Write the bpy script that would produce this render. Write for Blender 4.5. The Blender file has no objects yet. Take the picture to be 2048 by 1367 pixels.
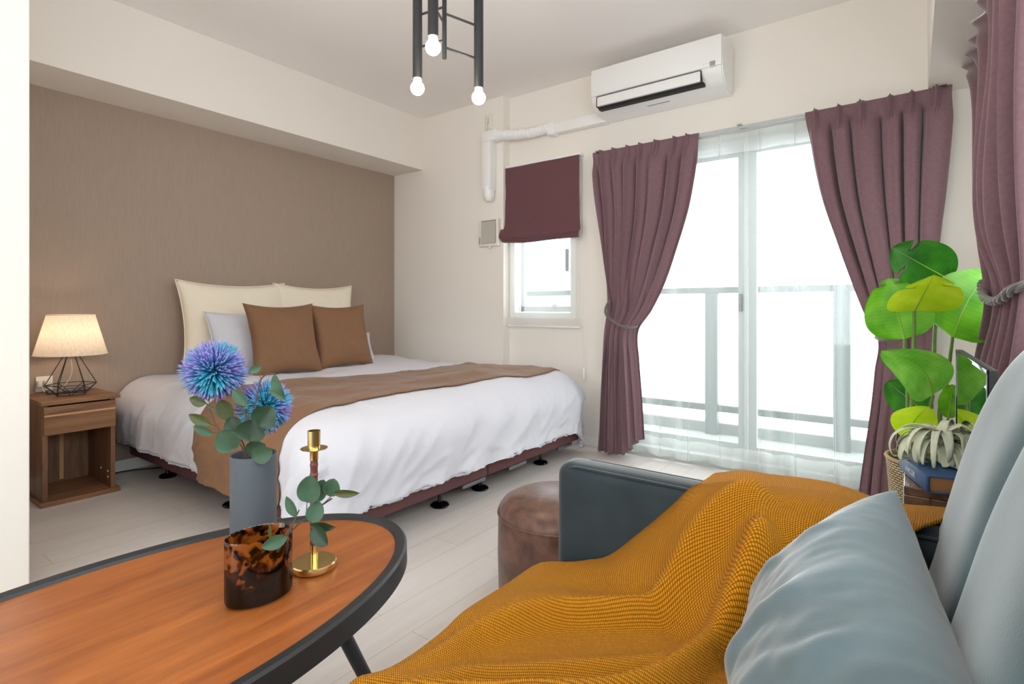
import bpy, bmesh, math, random
from mathutils import Vector, Matrix, noise
R = math.radians
PI = math.pi
random.seed(7)
SC = bpy.context.scene
COL = SC.collection

# ------------------------------------------------------------------ camera
cam_data = bpy.data.cameras.new('camera')
cam = bpy.data.objects.new('camera', cam_data)
COL.objects.link(cam)
cam.location = (0, 0, .944)
cam.rotation_euler = (R(90), 0, R(36.54))
cam_data.sensor_width = 36
cam_data.lens = 36 * 1077 / 2048
cam_data.shift_y = -69.5 / 2048
cam_data.clip_start = .01
cam_data.clip_end = 200
SC.camera = cam

# ------------------------------------------------------------------ sky and exposure
w = bpy.data.worlds.new('sky'); SC.world = w; w.use_nodes = True
bg = w.node_tree.nodes['Background']
bg.inputs[0].default_value = (.93, .965, 1, 1)
bg.inputs[1].default_value = 4.0
SC.view_settings.view_transform = 'Standard'
SC.view_settings.look = 'None'
SC.view_settings.exposure = .8
SC.view_settings.gamma = 1
SC.view_settings.use_curve_mapping = False
cy = SC.cycles
cy.use_denoising = True
cy.max_bounces = 14; cy.diffuse_bounces = 8; cy.glossy_bounces = 5
cy.transmission_bounces = 8; cy.transparent_max_bounces = 16
cy.sample_clamp_indirect = 8
cy.caustics_reflective = False; cy.caustics_refractive = False

def portal(loc, rot, sx, sy):
    l = bpy.data.lights.new('window_portal', 'AREA'); l.shape = 'RECTANGLE'; l.size = sx; l.size_y = sy
    l.cycles.is_portal = True
    o = bpy.data.objects.new('window_portal', l); o.location = loc; o.rotation_euler = rot
    COL.objects.link(o); o['kind'] = 'helper'
portal((-.77, 3.50, .98), (R(-90), 0, 0), 1.66, 1.9)
portal((-2.15, 3.50, 1.42), (R(-90), 0, 0), .6, 1.2)
portal((.50, .2, 1.42), (0, R(90), 0), 1.1, 4.6)
portal((-1, -3.2, 1.25), (R(90), 0, 0), 2.4, 2.0)

# ------------------------------------------------------------------ helpers
def tag(o, label=None, cat=None, group=None, kind=None):
    if label: o['label'] = label
    if cat: o['category'] = cat
    if group: o['group'] = group
    if kind: o['kind'] = kind
    return o

def empty(name, loc, label, cat, group=None, rz=0):
    o = bpy.data.objects.new(name, None); COL.objects.link(o)
    o.location = loc; o.rotation_euler = (0, 0, rz)
    o.empty_display_size = .05
    return tag(o, label, cat, group)

def link(name, me, m, parent=None, smooth=False):
    o = bpy.data.objects.new(name, me); COL.objects.link(o)
    if m: me.materials.append(m)
    if smooth:
        for p in me.polygons: p.use_smooth = True
    if parent: 
        o.parent = parent
        o.matrix_parent_inverse = Matrix.LocRotScale(parent.location, parent.rotation_euler, parent.scale).inverted() if parent.parent is None else (parent.matrix_parent_inverse.inverted() if False else Matrix())
    return o

class MB:
    """collects shapes, in world coordinates, into one mesh"""
    def __init__(s): s.bm = bmesh.new(); s.uv = None
    def box(s, x0, x1, y0, y1, z0, z1, bev=0, seg=2, mat=None):
        t = bmesh.new()
        bmesh.ops.create_cube(t, size=1)
        for v in t.verts:
            v.co = Vector(((x0 + x1) / 2 + v.co.x * (x1 - x0), (y0 + y1) / 2 + v.co.y * (y1 - y0), (z0 + z1) / 2 + v.co.z * (z1 - z0)))
        if bev: bmesh.ops.bevel(t, geom=t.edges[:], offset=bev, segments=seg, affect='EDGES', profile=.5)
        if mat: t.transform(mat)
        s.merge(t); return s
    def merge(s, t):
        me = bpy.data.meshes.new('t'); t.to_mesh(me); t.free(); s.bm.from_mesh(me); bpy.data.meshes.remove(me)
    def lathe(s, prof, c=(0, 0, 0), n=32, sx=1, sy=1, rot=None):
        """prof: list of (r, z)"""
        t = bmesh.new(); rings = []
        for r, z in prof:
            if r < 1e-6: rings.append([t.verts.new((0, 0, z))])
            else: rings.append([t.verts.new((r * sx * math.cos(2 * PI * i / n), r * sy * math.sin(2 * PI * i / n), z)) for i in range(n)])
        for a, b in zip(rings, rings[1:]):
            for i in range(n):
                j = (i + 1) % n
                if len(a) == 1 and len(b) == 1: continue
                if len(a) == 1: t.faces.new((a[0], b[j], b[i]))
                elif len(b) == 1: t.faces.new((a[i], a[j], b[0]))
                else: t.faces.new((a[i], a[j], b[j], b[i]))
        M = Matrix.Translation(c)
        if rot: M = M @ rot
        t.transform(M)
        bmesh.ops.recalc_face_normals(t, faces=t.faces[:])
        s.merge(t); return s
    def tube(s, pts, r, n=8, close=False, cap=True):
        pts = [Vector(p) for p in pts]; t = bmesh.new(); rings = []
        rr = r if isinstance(r, (list, tuple)) else [r] * len(pts)
        N = len(pts); up = None
        for i, p in enumerate(pts):
            if close: d = pts[(i + 1) % N] - pts[i - 1]
            else: d = pts[min(i + 1, N - 1)] - pts[max(i - 1, 0)]
            if d.length < 1e-9: d = Vector((0, 0, 1))
            d.normalize()
            if up is None:
                up = Vector((0, 0, 1)) if abs(d.z) < .9 else Vector((1, 0, 0))
            a = d.cross(up)
            if a.length < 1e-6: a = d.cross(Vector((0, 1, 0)))
            a.normalize(); b = a.cross(d).normalized(); up = b
            rings.append([t.verts.new(p + rr[i] * (a * math.cos(2 * PI * k / n) + b * math.sin(2 * PI * k / n))) for k in range(n)])
        pr = list(zip(rings, rings[1:]))
        if close: pr.append((rings[-1], rings[0]))
        for a, b in pr:
            for k in range(n):
                t.faces.new((a[k], a[(k + 1) % n], b[(k + 1) % n], b[k]))
        if cap and not close:
            t.faces.new(rings[0][::-1]); t.faces.new(rings[-1])
        bmesh.ops.recalc_face_normals(t, faces=t.faces[:])
        s.merge(t); return s
    def sphere(s, c, r, u=20, v=12, sc=(1, 1, 1)):
        t = bmesh.new(); bmesh.ops.create_uvsphere(t, u_segments=u, v_segments=v, radius=r)
        t.transform(Matrix.Translation(c) @ Matrix.Diagonal((*sc, 1))); s.merge(t); return s
    def poly(s, pts, z0, z1, bev=0):
        t = bmesh.new()
        f = t.faces.new([t.verts.new((p[0], p[1], z0)) for p in pts])
        r = bmesh.ops.extrude_face_region(t, geom=[f])
        for v in r['geom']:
            if isinstance(v, bmesh.types.BMVert): v.co.z = z1
        bmesh.ops.recalc_face_normals(t, faces=t.faces[:])
        if bev: bmesh.ops.bevel(t, geom=t.edges[:], offset=bev, segments=2, affect='EDGES')
        s.merge(t); return s
    def build(s, name, m, parent=None, smooth=False, sub=0):
        me = bpy.data.meshes.new(name); s.bm.to_mesh(me); s.bm.free()
        o = link(name, me, m, parent, smooth)
        if smooth == 'auto' or smooth:
            try: me.set_sharp_from_angle(angle=R(38))
            except Exception: pass
        if sub:
            q = o.modifiers.new('s', 'SUBSURF'); q.levels = q.render_levels = sub
        return o

def grid(name, f, nu, nv, m, parent=None, thick=0, closeu=False, uvs=(1, 1), offset=0, keep=None):
    """f(u, v) -> point, u, v in 0..1"""
    vs = []; uv = []
    for j in range(nv + 1):
        for i in range(nu + (0 if closeu else 1)):
            u, v = i / nu, j / nv
            vs.append(tuple(f(u, v))); uv.append((u * uvs[0], v * uvs[1]))
    W = nu if closeu else nu + 1
    fs = []
    for j in range(nv):
        for i in range(nu):
            a = j * W + i; b = j * W + (i + 1) % W
            fs.append((a, b, b + W, a + W))
    me = bpy.data.meshes.new(name); me.from_pydata(vs, [], fs)
    l = me.uv_layers.new(name='UVMap')
    for p in me.polygons:
        for li in p.loop_indices: l.data[li].uv = uv[me.loops[li].vertex_index]
    o = link(name, me, m, parent, True)
    if thick:
        q = o.modifiers.new('t', 'SOLIDIFY'); q.thickness = thick; q.offset = offset
    return o

def interp(tab, x):
    """smooth table lookup, tab: [(x, y...)]"""
    n = len(tab)
    if x <= tab[0][0]: return tab[0][1]
    if x >= tab[-1][0]: return tab[-1][1]
    for i in range(n - 1):
        if x <= tab[i + 1][0]:
            x0, y0 = tab[i]; x1, y1 = tab[i + 1]
            m0 = (y1 - tab[i - 1][1]) / (x1 - tab[i - 1][0]) if i > 0 else (y1 - y0) / (x1 - x0)
            m1 = (tab[i + 2][1] - y0) / (tab[i + 2][0] - x0) if i + 2 < n else (y1 - y0) / (x1 - x0)
            h = x1 - x0; t = (x - x0) / h
            return (2*t**3-3*t*t+1)*y0 + (t**3-2*t*t+t)*h*m0 + (-2*t**3+3*t*t)*y1 + (t**3-t*t)*h*m1

def sstep(a, b, x):
    t = max(0, min(1, (x - a) / (b - a))); return t * t * (3 - 2 * t)

def catmull(pts, n=8):
    pts = [Vector(p) for p in pts]; out = []
    for i in range(len(pts) - 1):
        p0 = pts[max(i - 1, 0)]; p1 = pts[i]; p2 = pts[i + 1]; p3 = pts[min(i + 2, len(pts) - 1)]
        for k in range(n):
            t = k / n
            out.append(.5 * ((2 * p1) + (-p0 + p2) * t + (2 * p0 - 5 * p1 + 4 * p2 - p3) * t * t + (-p0 + 3 * p1 - 3 * p2 + p3) * t ** 3))
    out.append(pts[-1]); return out

# ------------------------------------------------------------------ materials
def srgb(h):
    h = h.lstrip('#'); c = [int(h[i:i + 2], 16) / 255 for i in (0, 2, 4)]
    return tuple(x / 12.92 if x <= .04045 else ((x + .055) / 1.055) ** 2.4 for x in c) + (1,)

def mat(name, col, rough=.6, metal=0, spec=.5, sheen=0, noise_amt=0, nscale=8, bump=0, bscale=200, coat=0, stretch=None, col2=None, detail=4, trans=0, alpha=1, bdist=.002):
    m = bpy.data.materials.new(name); m.use_nodes = True; nt = m.node_tree; N = nt.nodes; L = nt.links
    p = N['Principled BSDF']; c = srgb(col) if isinstance(col, str) else col
    p.inputs['Base Color'].default_value = c
    p.inputs['Roughness'].default_value = rough; p.inputs['Metallic'].default_value = metal
    p.inputs['Specular IOR Level'].default_value = spec
    p.inputs['Sheen Weight'].default_value = sheen; p.inputs['Sheen Roughness'].default_value = .4
    p.inputs['Coat Weight'].default_value = coat; p.inputs['Coat Roughness'].default_value = .1
    p.inputs['Transmission Weight'].default_value = trans; p.inputs['Alpha'].default_value = alpha
    tc = N.new('ShaderNodeTexCoord'); mp = N.new('ShaderNodeMapping'); L.new(tc.outputs['Object'], mp.inputs[0])
    if stretch: mp.inputs['Scale'].default_value = stretch
    if noise_amt or col2:
        n = N.new('ShaderNodeTexNoise'); n.inputs['Scale'].default_value = nscale; n.inputs['Detail'].default_value = detail
        L.new(mp.outputs[0], n.inputs['Vector'])
        mx = N.new('ShaderNodeMix'); mx.data_type = 'RGBA'
        rmp = N.new('ShaderNodeMapRange'); rmp.inputs[1].default_value = .3; rmp.inputs[2].default_value = .7
        L.new(n.outputs['Fac'], rmp.inputs[0]); L.new(rmp.outputs[0], mx.inputs[0])
        mx.inputs[6].default_value = c
        c2 = srgb(col2) if col2 else tuple(x * (1 - noise_amt) for x in c[:3]) + (1,)
        mx.inputs[7].default_value = c2
        L.new(mx.outputs[2], p.inputs['Base Color'])
    if bump:
        n2 = N.new('ShaderNodeTexNoise'); n2.inputs['Scale'].default_value = bscale; n2.inputs['Detail'].default_value = 3
        L.new(mp.outputs[0] if not stretch else tc.outputs['Object'], n2.inputs['Vector'])
        b = N.new('ShaderNodeBump'); b.inputs['Strength'].default_value = bump; b.inputs['Distance'].default_value = bdist
        L.new(n2.outputs['Fac'], b.inputs['Height']); L.new(b.outputs[0], p.inputs['Normal'])
    return m

def wood(name, a, b, axis='X', rough=.4, scale=1, cdark=None, spec=.5):
    m = bpy.data.materials.new(name); m.use_nodes = True; nt = m.node_tree; N = nt.nodes; L = nt.links
    p = N['Principled BSDF']; p.inputs['Roughness'].default_value = rough; p.inputs['Specular IOR Level'].default_value = spec
    tc = N.new('ShaderNodeTexCoord'); mp = N.new('ShaderNodeMapping'); L.new(tc.outputs['Object'], mp.inputs[0])
    sc = {'X': (1.2, 14, 14), 'Y': (14, 1.2, 14), 'Z': (14, 14, 1.2)}[axis]
    mp.inputs['Scale'].default_value = tuple(q * scale for q in sc)
    n = N.new('ShaderNodeTexNoise'); n.inputs['Scale'].default_value = 1.6; n.inputs['Detail'].default_value = 8; n.inputs['Roughness'].default_value = .62
    n.inputs['Distortion'].default_value = .6
    L.new(mp.outputs[0], n.inputs['Vector'])
    cr = N.new('ShaderNodeValToRGB'); L.new(n.outputs['Fac'], cr.inputs[0])
    e = cr.color_ramp.elements; e[0].position = .32; e[0].color = srgb(a); e[1].position = .68; e[1].color = srgb(b)
    n2 = N.new('ShaderNodeTexNoise'); n2.inputs['Scale'].default_value = 9; n2.inputs['Detail'].default_value = 4; L.new(mp.outputs[0], n2.inputs['Vector'])
    mx = N.new('ShaderNodeMix'); mx.data_type = 'RGBA'; mx.blend_type = 'MULTIPLY'; mx.inputs[0].default_value = .22
    L.new(cr.outputs[0], mx.inputs[6])
    g = N.new('ShaderNodeValToRGB'); L.new(n2.outputs['Fac'], g.inputs[0]); g.color_ramp.elements[0].position = .35; g.color_ramp.elements[0].color = (.45, .4, .35, 1); g.color_ramp.elements[1].position = .6
    L.new(g.outputs[0], mx.inputs[7]); L.new(mx.outputs[2], p.inputs['Base Color'])
    return m

def cloth_trans(name, col, trans, transl, rough=.8, weave=0):
    """see-through or light-passing cloth: mix of diffuse, translucent, transparent"""
    m = bpy.data.materials.new(name); m.use_nodes = True; nt = m.node_tree; N = nt.nodes; L = nt.links
    N.remove(N['Principled BSDF']); out = N['Material Output']
    d = N.new('ShaderNodeBsdfDiffuse'); t = N.new('ShaderNodeBsdfTranslucent'); x = N.new('ShaderNodeBsdfTransparent')
    d.inputs[0].default_value = srgb(col); t.inputs[0].default_value = srgb(col)
    a = N.new('ShaderNodeMixShader'); a.inputs[0].default_value = transl; L.new(d.outputs[0], a.inputs[1]); L.new(t.outputs[0], a.inputs[2])
    b = N.new('ShaderNodeMixShader'); b.inputs[0].default_value = trans; L.new(a.outputs[0], b.inputs[1]); L.new(x.outputs[0], b.inputs[2])
    if trans:
        # thin threads seen at a slant cover more
        lw = N.new('ShaderNodeLayerWeight'); lw.inputs[0].default_value = .35
        mr = N.new('ShaderNodeMapRange'); mr.inputs[1].default_value = 0; mr.inputs[2].default_value = .9; mr.inputs[3].default_value = trans; mr.inputs[4].default_value = trans * .35
        L.new(lw.outputs['Facing'], mr.inputs[0]); L.new(mr.outputs[0], b.inputs[0])
    if weave:
        tc = N.new('ShaderNodeTexCoord'); mp = N.new('ShaderNodeMapping'); mp.inputs['Scale'].default_value = (weave, weave, weave * .12)
        n = N.new('ShaderNodeTexNoise'); n.inputs['Scale'].default_value = 3; n.inputs['Detail'].default_value = 2
        L.new(tc.outputs['Object'], mp.inputs[0]); L.new(mp.outputs[0], n.inputs['Vector'])
        mx = N.new('ShaderNodeMix'); mx.data_type = 'RGBA'; mx.inputs[6].default_value = srgb(col); mx.inputs[7].default_value = tuple(q * .6 for q in srgb(col)[:3]) + (1,)
        L.new(n.outputs['Fac'], mx.inputs[0]); L.new(mx.outputs[2], d.inputs[0]); L.new(mx.outputs[2], t.inputs[0])
    L.new(b.outputs[0], out.inputs[0])
    return m

def emit(name, col, st):
    m = bpy.data.materials.new(name); m.use_nodes = True; N = m.node_tree.nodes
    p = N['Principled BSDF']; p.inputs['Base Color'].default_value = (1, 1, 1, 1)
    p.inputs['Emission Color'].default_value = col; p.inputs['Emission Strength'].default_value = st
    return m

def glass_thin(name, tint=(1, 1, 1, 1), refl=.08):
    m = bpy.data.materials.new(name); m.use_nodes = True; nt = m.node_tree; N = nt.nodes; L = nt.links
    N.remove(N['Principled BSDF'])
    x = N.new('ShaderNodeBsdfTransparent'); x.inputs[0].default_value = tint
    g = N.new('ShaderNodeBsdfGlossy'); g.inputs['Roughness'].default_value = .02
    b = N.new('ShaderNodeMixShader'); b.inputs[0].default_value = refl
    L.new(x.outputs[0], b.inputs[1]); L.new(g.outputs[0], b.inputs[2]); L.new(b.outputs[0], N['Material Output'].inputs[0])
    return m

M = {}
M['wall'] = mat('white_wallpaper', '#ebe6df', .85, spec=.2, bump=.25, bscale=420, bdist=.001)
M['ceil'] = mat('ceiling_paper', '#f2efed', .9, spec=.1, bump=.1, bscale=300, bdist=.001)
M['brown'] = mat('taupe_wallpaper', '#aa988a', .85, spec=.2, bump=.35, bscale=60, stretch=(1, 1, .05), noise_amt=.1, nscale=260, bdist=.001)
M['white'] = mat('white_paint', '#eeeeec', .45)
M['plastic'] = mat('white_plastic', '#eeeeee', .35)
M['plastic2'] = mat('ivory_plastic', '#e4e0d6', .4)
M['black'] = mat('black_metal', '#26282a', .42, spec=.5)
M['blackg'] = mat('glossy_black', '#08080a', .05)
M['dark'] = mat('dark_slot', '#101010', .6)
M['frame'] = mat('pale_aluminium', '#b9c0bf', .45)
M['rail'] = mat('balcony_metal', '#4d5856', .5)
M['cov'] = mat('duvet_cotton', '#d9d9e2', .9, spec=.1, bump=.12, bscale=900, sheen=.1)
M['cream'] = mat('cream_cotton', '#f0e6d3', .9, spec=.1, bump=.1, bscale=600)
M['tan'] = mat('tan_sateen', '#835f43', .62, spec=.3, sheen=.15, bump=.05, bscale=800)
M['base'] = mat('maroon_bed_fabric', '#6b4a4b', .9, spec=.1)
M['plum'] = mat('plum_velour', '#8c6d74', .75, spec=.2, sheen=.38, noise_amt=.14, nscale=90, bump=.1, bscale=500)
M['plumd'] = mat('plum_shade_fabric', '#6f4d52', .85, spec=.1, sheen=.15, noise_amt=.1, nscale=120)
M['rope'] = mat('grey_rope', '#6a625e', .6, sheen=.3)
M['sheer'] = cloth_trans('sheer_voile', '#e2e6e5', .80, .5)
M['sheer2'] = cloth_trans('sheer_hem', '#f4f6f5', .6, .5)
M['gold'] = mat('brass', '#dcc58a', .2, metal=1)
M['leather'] = mat('red_brown_leather_wrap', '#6e3a30', .4, noise_amt=.3, nscale=60)
M['vase'] = mat('grey_ceramic', '#4f565d', .6, spec=.35)
M['vasein'] = mat('grey_ceramic_inside', '#3c4046', .7)
M['leafg'] = mat('eucalyptus_leaf', '#48664f', .5, noise_amt=.3, nscale=30, spec=.3)
M['leafd'] = mat('dark_eucalyptus_leaf', '#29432f', .45, noise_amt=.3, nscale=30, spec=.4)
M['leafo'] = mat('olive_eucalyptus_leaf', '#4a552a', .45, noise_amt=.3, nscale=30, spec=.4)
M['stemb'] = mat('brown_stem', '#5a4636', .7, noise_amt=.3, nscale=80)
M['walnut'] = wood('walnut', '#6e4930', '#a0744f', 'Y', .42)
M['walnutz'] = wood('walnut_upright', '#62422f', '#946c4d', 'Z', .42)
M['side'] = wood('glossy_brown_wood', '#5f4334', '#8d6a54', 'Y', .15)
M['dowel'] = mat('pale_dowel', '#d8c8a8', .5)
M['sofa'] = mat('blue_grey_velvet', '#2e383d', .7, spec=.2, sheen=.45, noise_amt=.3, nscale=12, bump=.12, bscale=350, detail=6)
M['sofa_lit'] = mat('lit_blue_grey_velvet', '#64757c', .7, spec=.2, sheen=.55, noise_amt=.26, nscale=14, bump=.12, bscale=350, detail=6)  # paler velvet for back and cushion, window light put into the colour
M['basket1'] = mat('basket_weave', '#b39a70', .8)
M['blue'] = mat('blue_book_cloth', '#34517e', .45)
M['pages'] = mat('brown_page_block', '#a9774a', .8, noise_amt=.3, nscale=5, stretch=(1, 1, 160))
M['silver'] = mat('silver_lettering', '#e8ecf0', .3, metal=.6)
M['grey'] = mat('grey_metal', '#6f7072', .4, metal=.7)
M['chrome'] = mat('chrome', '#d0d0d0', .15, metal=1)
M['pane'] = glass_thin('window_glass', (.97, .985, .98, 1), .05)
M['bulb'] = emit('lit_bulb', (1, .85, .68, 1), 75)
M['socket'] = mat('white_socket', '#e8ddd2', .5)
M['cordw'] = mat('white_cord', '#dcd8d0', .5)
M['cordb'] = mat('black_cord', '#181615', .5)
M['label'] = mat('grey_print', '#9aa0a4', .6)
M['soil'] = mat('dark_soil', '#2a221b', .95, noise_amt=.4, nscale=60)
M['concrete'] = mat('balcony_concrete', '#8f9391', .8)

# linen lampshade that lets the bulb through
M['shade'] = cloth_trans('linen_lamp_shade', '#efe6da', 0, .55, weave=60)

# floor planks
def floor_mat():
    m = bpy.data.materials.new('pale_floor_planks'); m.use_nodes = True; nt = m.node_tree; N = nt.nodes; L = nt.links
    p = N['Principled BSDF']; p.inputs['Roughness'].default_value = .33; p.inputs['Specular IOR Level'].default_value = .4
    tc = N.new('ShaderNodeTexCoord'); sp = N.new('ShaderNodeSeparateXYZ'); L.new(tc.outputs['Object'], sp.inputs[0])
    a = N.new('ShaderNodeMath'); a.operation = 'ADD'; a.inputs[1].default_value = 1.305 + 1.37 * 10; L.new(sp.outputs['X'], a.inputs[0])
    b = N.new('ShaderNodeMath'); b.operation = 'SUBTRACT'; b.inputs[1].default_value = 1.087 - 20; L.new(sp.outputs['Y'], b.inputs[0])
    cb = N.new('ShaderNodeCombineXYZ'); L.new(b.outputs[0], cb.inputs['X']); L.new(a.outputs[0], cb.inputs['Y'])
    br = N.new('ShaderNodeTexBrick'); L.new(cb.outputs[0], br.inputs['Vector'])
    br.inputs['Scale'].default_value = 1; br.inputs['Brick Width'].default_value = 1.0; br.inputs['Row Height'].default_value = .137
    br.inputs['Mortar Size'].default_value = .0011; br.inputs['Mortar Smooth'].default_value = .3
    br.inputs['Color1'].default_value = srgb('#d2ccc7'); br.inputs['Color2'].default_value = srgb('#d8d3cf'); br.inputs['Mortar'].default_value = srgb('#b0a598')
    mp = N.new('ShaderNodeMapping'); mp.inputs['Scale'].default_value = (12, .9, 1); L.new(tc.outputs['Object'], mp.inputs[0])
    n = N.new('ShaderNodeTexNoise'); n.inputs['Scale'].default_value = 2.2; n.inputs['Detail'].default_value = 7; n.inputs['Roughness'].default_value = .65; L.new(mp.outputs[0], n.inputs['Vector'])
    cr = N.new('ShaderNodeValToRGB'); L.new(n.outputs['Fac'], cr.inputs[0]); cr.color_ramp.elements[0].position = .3; cr.color_ramp.elements[0].color = (.90, .875, .85, 1); cr.color_ramp.elements[1].position = .7
    mx = N.new('ShaderNodeMix'); mx.data_type = 'RGBA'; mx.blend_type = 'MULTIPLY'; mx.inputs[0].default_value = 1
    L.new(br.outputs['Color'], mx.inputs[6]); L.new(cr.outputs[0], mx.inputs[7]); L.new(mx.outputs[2], p.inputs['Base Color'])
    return m
M['floor'] = floor_mat()
def pass_light(m, f):
    nt = m.node_tree; N = nt.nodes; L = nt.links; p = N['Principled BSDF']; out = N['Material Output']
    t = N.new('ShaderNodeBsdfTranslucent'); ms = N.new('ShaderNodeMixShader'); ms.inputs[0].default_value = f
    src = p.inputs['Base Color'].links[0].from_socket if p.inputs['Base Color'].links else None
    if src: L.new(src, t.inputs[0])
    else: t.inputs[0].default_value = p.inputs['Base Color'].default_value
    L.new(p.outputs[0], ms.inputs[1]); L.new(t.outputs[0], ms.inputs[2]); L.new(ms.outputs[0], out.inputs[0])
pass_light(M['plum'], .14)

def knit_mat():
    m = bpy.data.materials.new('mustard_knit'); m.use_nodes = True; nt = m.node_tree; N = nt.nodes; L = nt.links
    p = N['Principled BSDF']; p.inputs['Roughness'].default_value = .85; p.inputs['Specular IOR Level'].default_value = .15
    p.inputs['Sheen Weight'].default_value = .05
    uv = N.new('ShaderNodeUVMap'); sp = N.new('ShaderNodeSeparateXYZ'); L.new(uv.outputs[0], sp.inputs[0])
    def mth(op, a, b=None):
        q = N.new('ShaderNodeMath'); q.operation = op
        for k, s_ in enumerate((a, b)):
            if s_ is None: continue
            if isinstance(s_, (int, float)): q.inputs[k].default_value = s_
            else: L.new(s_, q.inputs[k])
        return q.outputs[0]
    # uv in metres; cell of about 5 mm, rows staggered
    u = mth('MULTIPLY', sp.outputs['X'], PI / .0048); v = mth('MULTIPLY', sp.outputs['Y'], PI / .0040)
    s1 = mth('ABSOLUTE', mth('SINE', mth('ADD', u, v))); s2 = mth('ABSOLUTE', mth('SINE', mth('SUBTRACT', u, v)))
    hgt = mth('POWER', mth('MULTIPLY', s1, s2), .6)
    b = N.new('ShaderNodeBump'); b.inputs['Strength'].default_value = .9; b.inputs['Distance'].default_value = .0022
    L.new(hgt, b.inputs['Height']); L.new(b.outputs[0], p.inputs['Normal'])
    mx = N.new('ShaderNodeMix'); mx.data_type = 'RGBA'; mx.inputs[6].default_value = srgb('#6e3d00'); mx.inputs[7].default_value = srgb('#d98f10')  # highlights on the bumps and shade between them put into the colour
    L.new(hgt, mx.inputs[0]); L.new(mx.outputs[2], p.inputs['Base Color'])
    return m
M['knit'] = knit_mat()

def leather_mat():
    m = mat('cracked_brown_leather', '#6d4a40', .34, spec=.5, bump=.2, bscale=60)
    N = m.node_tree.nodes; L = m.node_tree.links; p = N['Principled BSDF']
    n = N.new('ShaderNodeTexNoise'); n.inputs['Scale'].default_value = 26; n.inputs['Detail'].default_value = 9
    cr = N.new('ShaderNodeValToRGB'); L.new(n.outputs['Fac'], cr.inputs[0])
    e = cr.color_ramp.elements; e[0].position = .35; e[0].color = srgb('#53392f'); e[1].position = .68; e[1].color = srgb('#775446')
    L.new(cr.outputs[0], p.inputs['Base Color'])
    tc = N.new('ShaderNodeTexCoord'); L.new(tc.outputs['Object'], n.inputs['Vector'])
    return m
M['ott'] = leather_mat()

def tortoise():
    m = bpy.data.materials.new('tortoiseshell_glass'); m.use_nodes = True; nt = m.node_tree; N = nt.nodes; L = nt.links
    p = N['Principled BSDF']; p.inputs['Roughness'].default_value = .04; p.inputs['Coat Weight'].default_value = .5
    tc = N.new('ShaderNodeTexCoord')
    n = N.new('ShaderNodeTexNoise'); n.inputs['Scale'].default_value = 42; n.inputs['Detail'].default_value = 2; n.inputs['Distortion'].default_value = .8
    L.new(tc.outputs['Object'], n.inputs['Vector'])
    vo = N.new('ShaderNodeTexVoronoi'); vo.inputs['Scale'].default_value = 60; L.new(tc.outputs['Object'], vo.inputs['Vector'])
    sp = N.new('ShaderNodeSeparateXYZ'); L.new(tc.outputs['Object'], sp.inputs[0])
    gr = N.new('ShaderNodeMapRange'); gr.inputs[1].default_value = .44; gr.inputs[2].default_value = .50; gr.inputs[3].default_value = -.30; gr.inputs[4].default_value = .02
    L.new(sp.outputs['Z'], gr.inputs[0])
    ad = N.new('ShaderNodeMath'); ad.operation = 'ADD'; L.new(n.outputs['Fac'], ad.inputs[0]); L.new(gr.outputs[0], ad.inputs[1])
    cr = N.new('ShaderNodeValToRGB'); L.new(ad.outputs[0], cr.inputs[0])
    e = cr.color_ramp.elements; e[0].position = .40; e[0].color = srgb('#120803'); e[1].position = .56; e[1].color = srgb('#a3561a')
    k = cr.color_ramp.elements.new(.47); k.color = srgb('#4a1c08')
    cr2 = N.new('ShaderNodeValToRGB'); L.new(vo.outputs['Distance'], cr2.inputs[0]); cr2.color_ramp.elements[0].position = .22; cr2.color_ramp.elements[0].color = (.03, .02, .01, 1); cr2.color_ramp.elements[1].position = .3
    mx = N.new('ShaderNodeMix'); mx.data_type = 'RGBA'; mx.blend_type = 'MULTIPLY'; mx.inputs[0].default_value = 1
    L.new(cr.outputs[0], mx.inputs[6]); L.new(cr2.outputs[0], mx.inputs[7]); L.new(mx.outputs[2], p.inputs['Base Color'])
    # coloured light passes through the wall of the glass
    t = N.new('ShaderNodeBsdfTransparent'); L.new(mx.outputs[2], t.inputs[0])
    ms = N.new('ShaderNodeMixShader'); ms.inputs[0].default_value = .45
    out = N['Material Output']; L.new(p.outputs[0], ms.inputs[1]); L.new(t.outputs[0], ms.inputs[2]); L.new(ms.outputs[0], out.inputs[0])
    return m
M['tort'] = tortoise()

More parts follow.
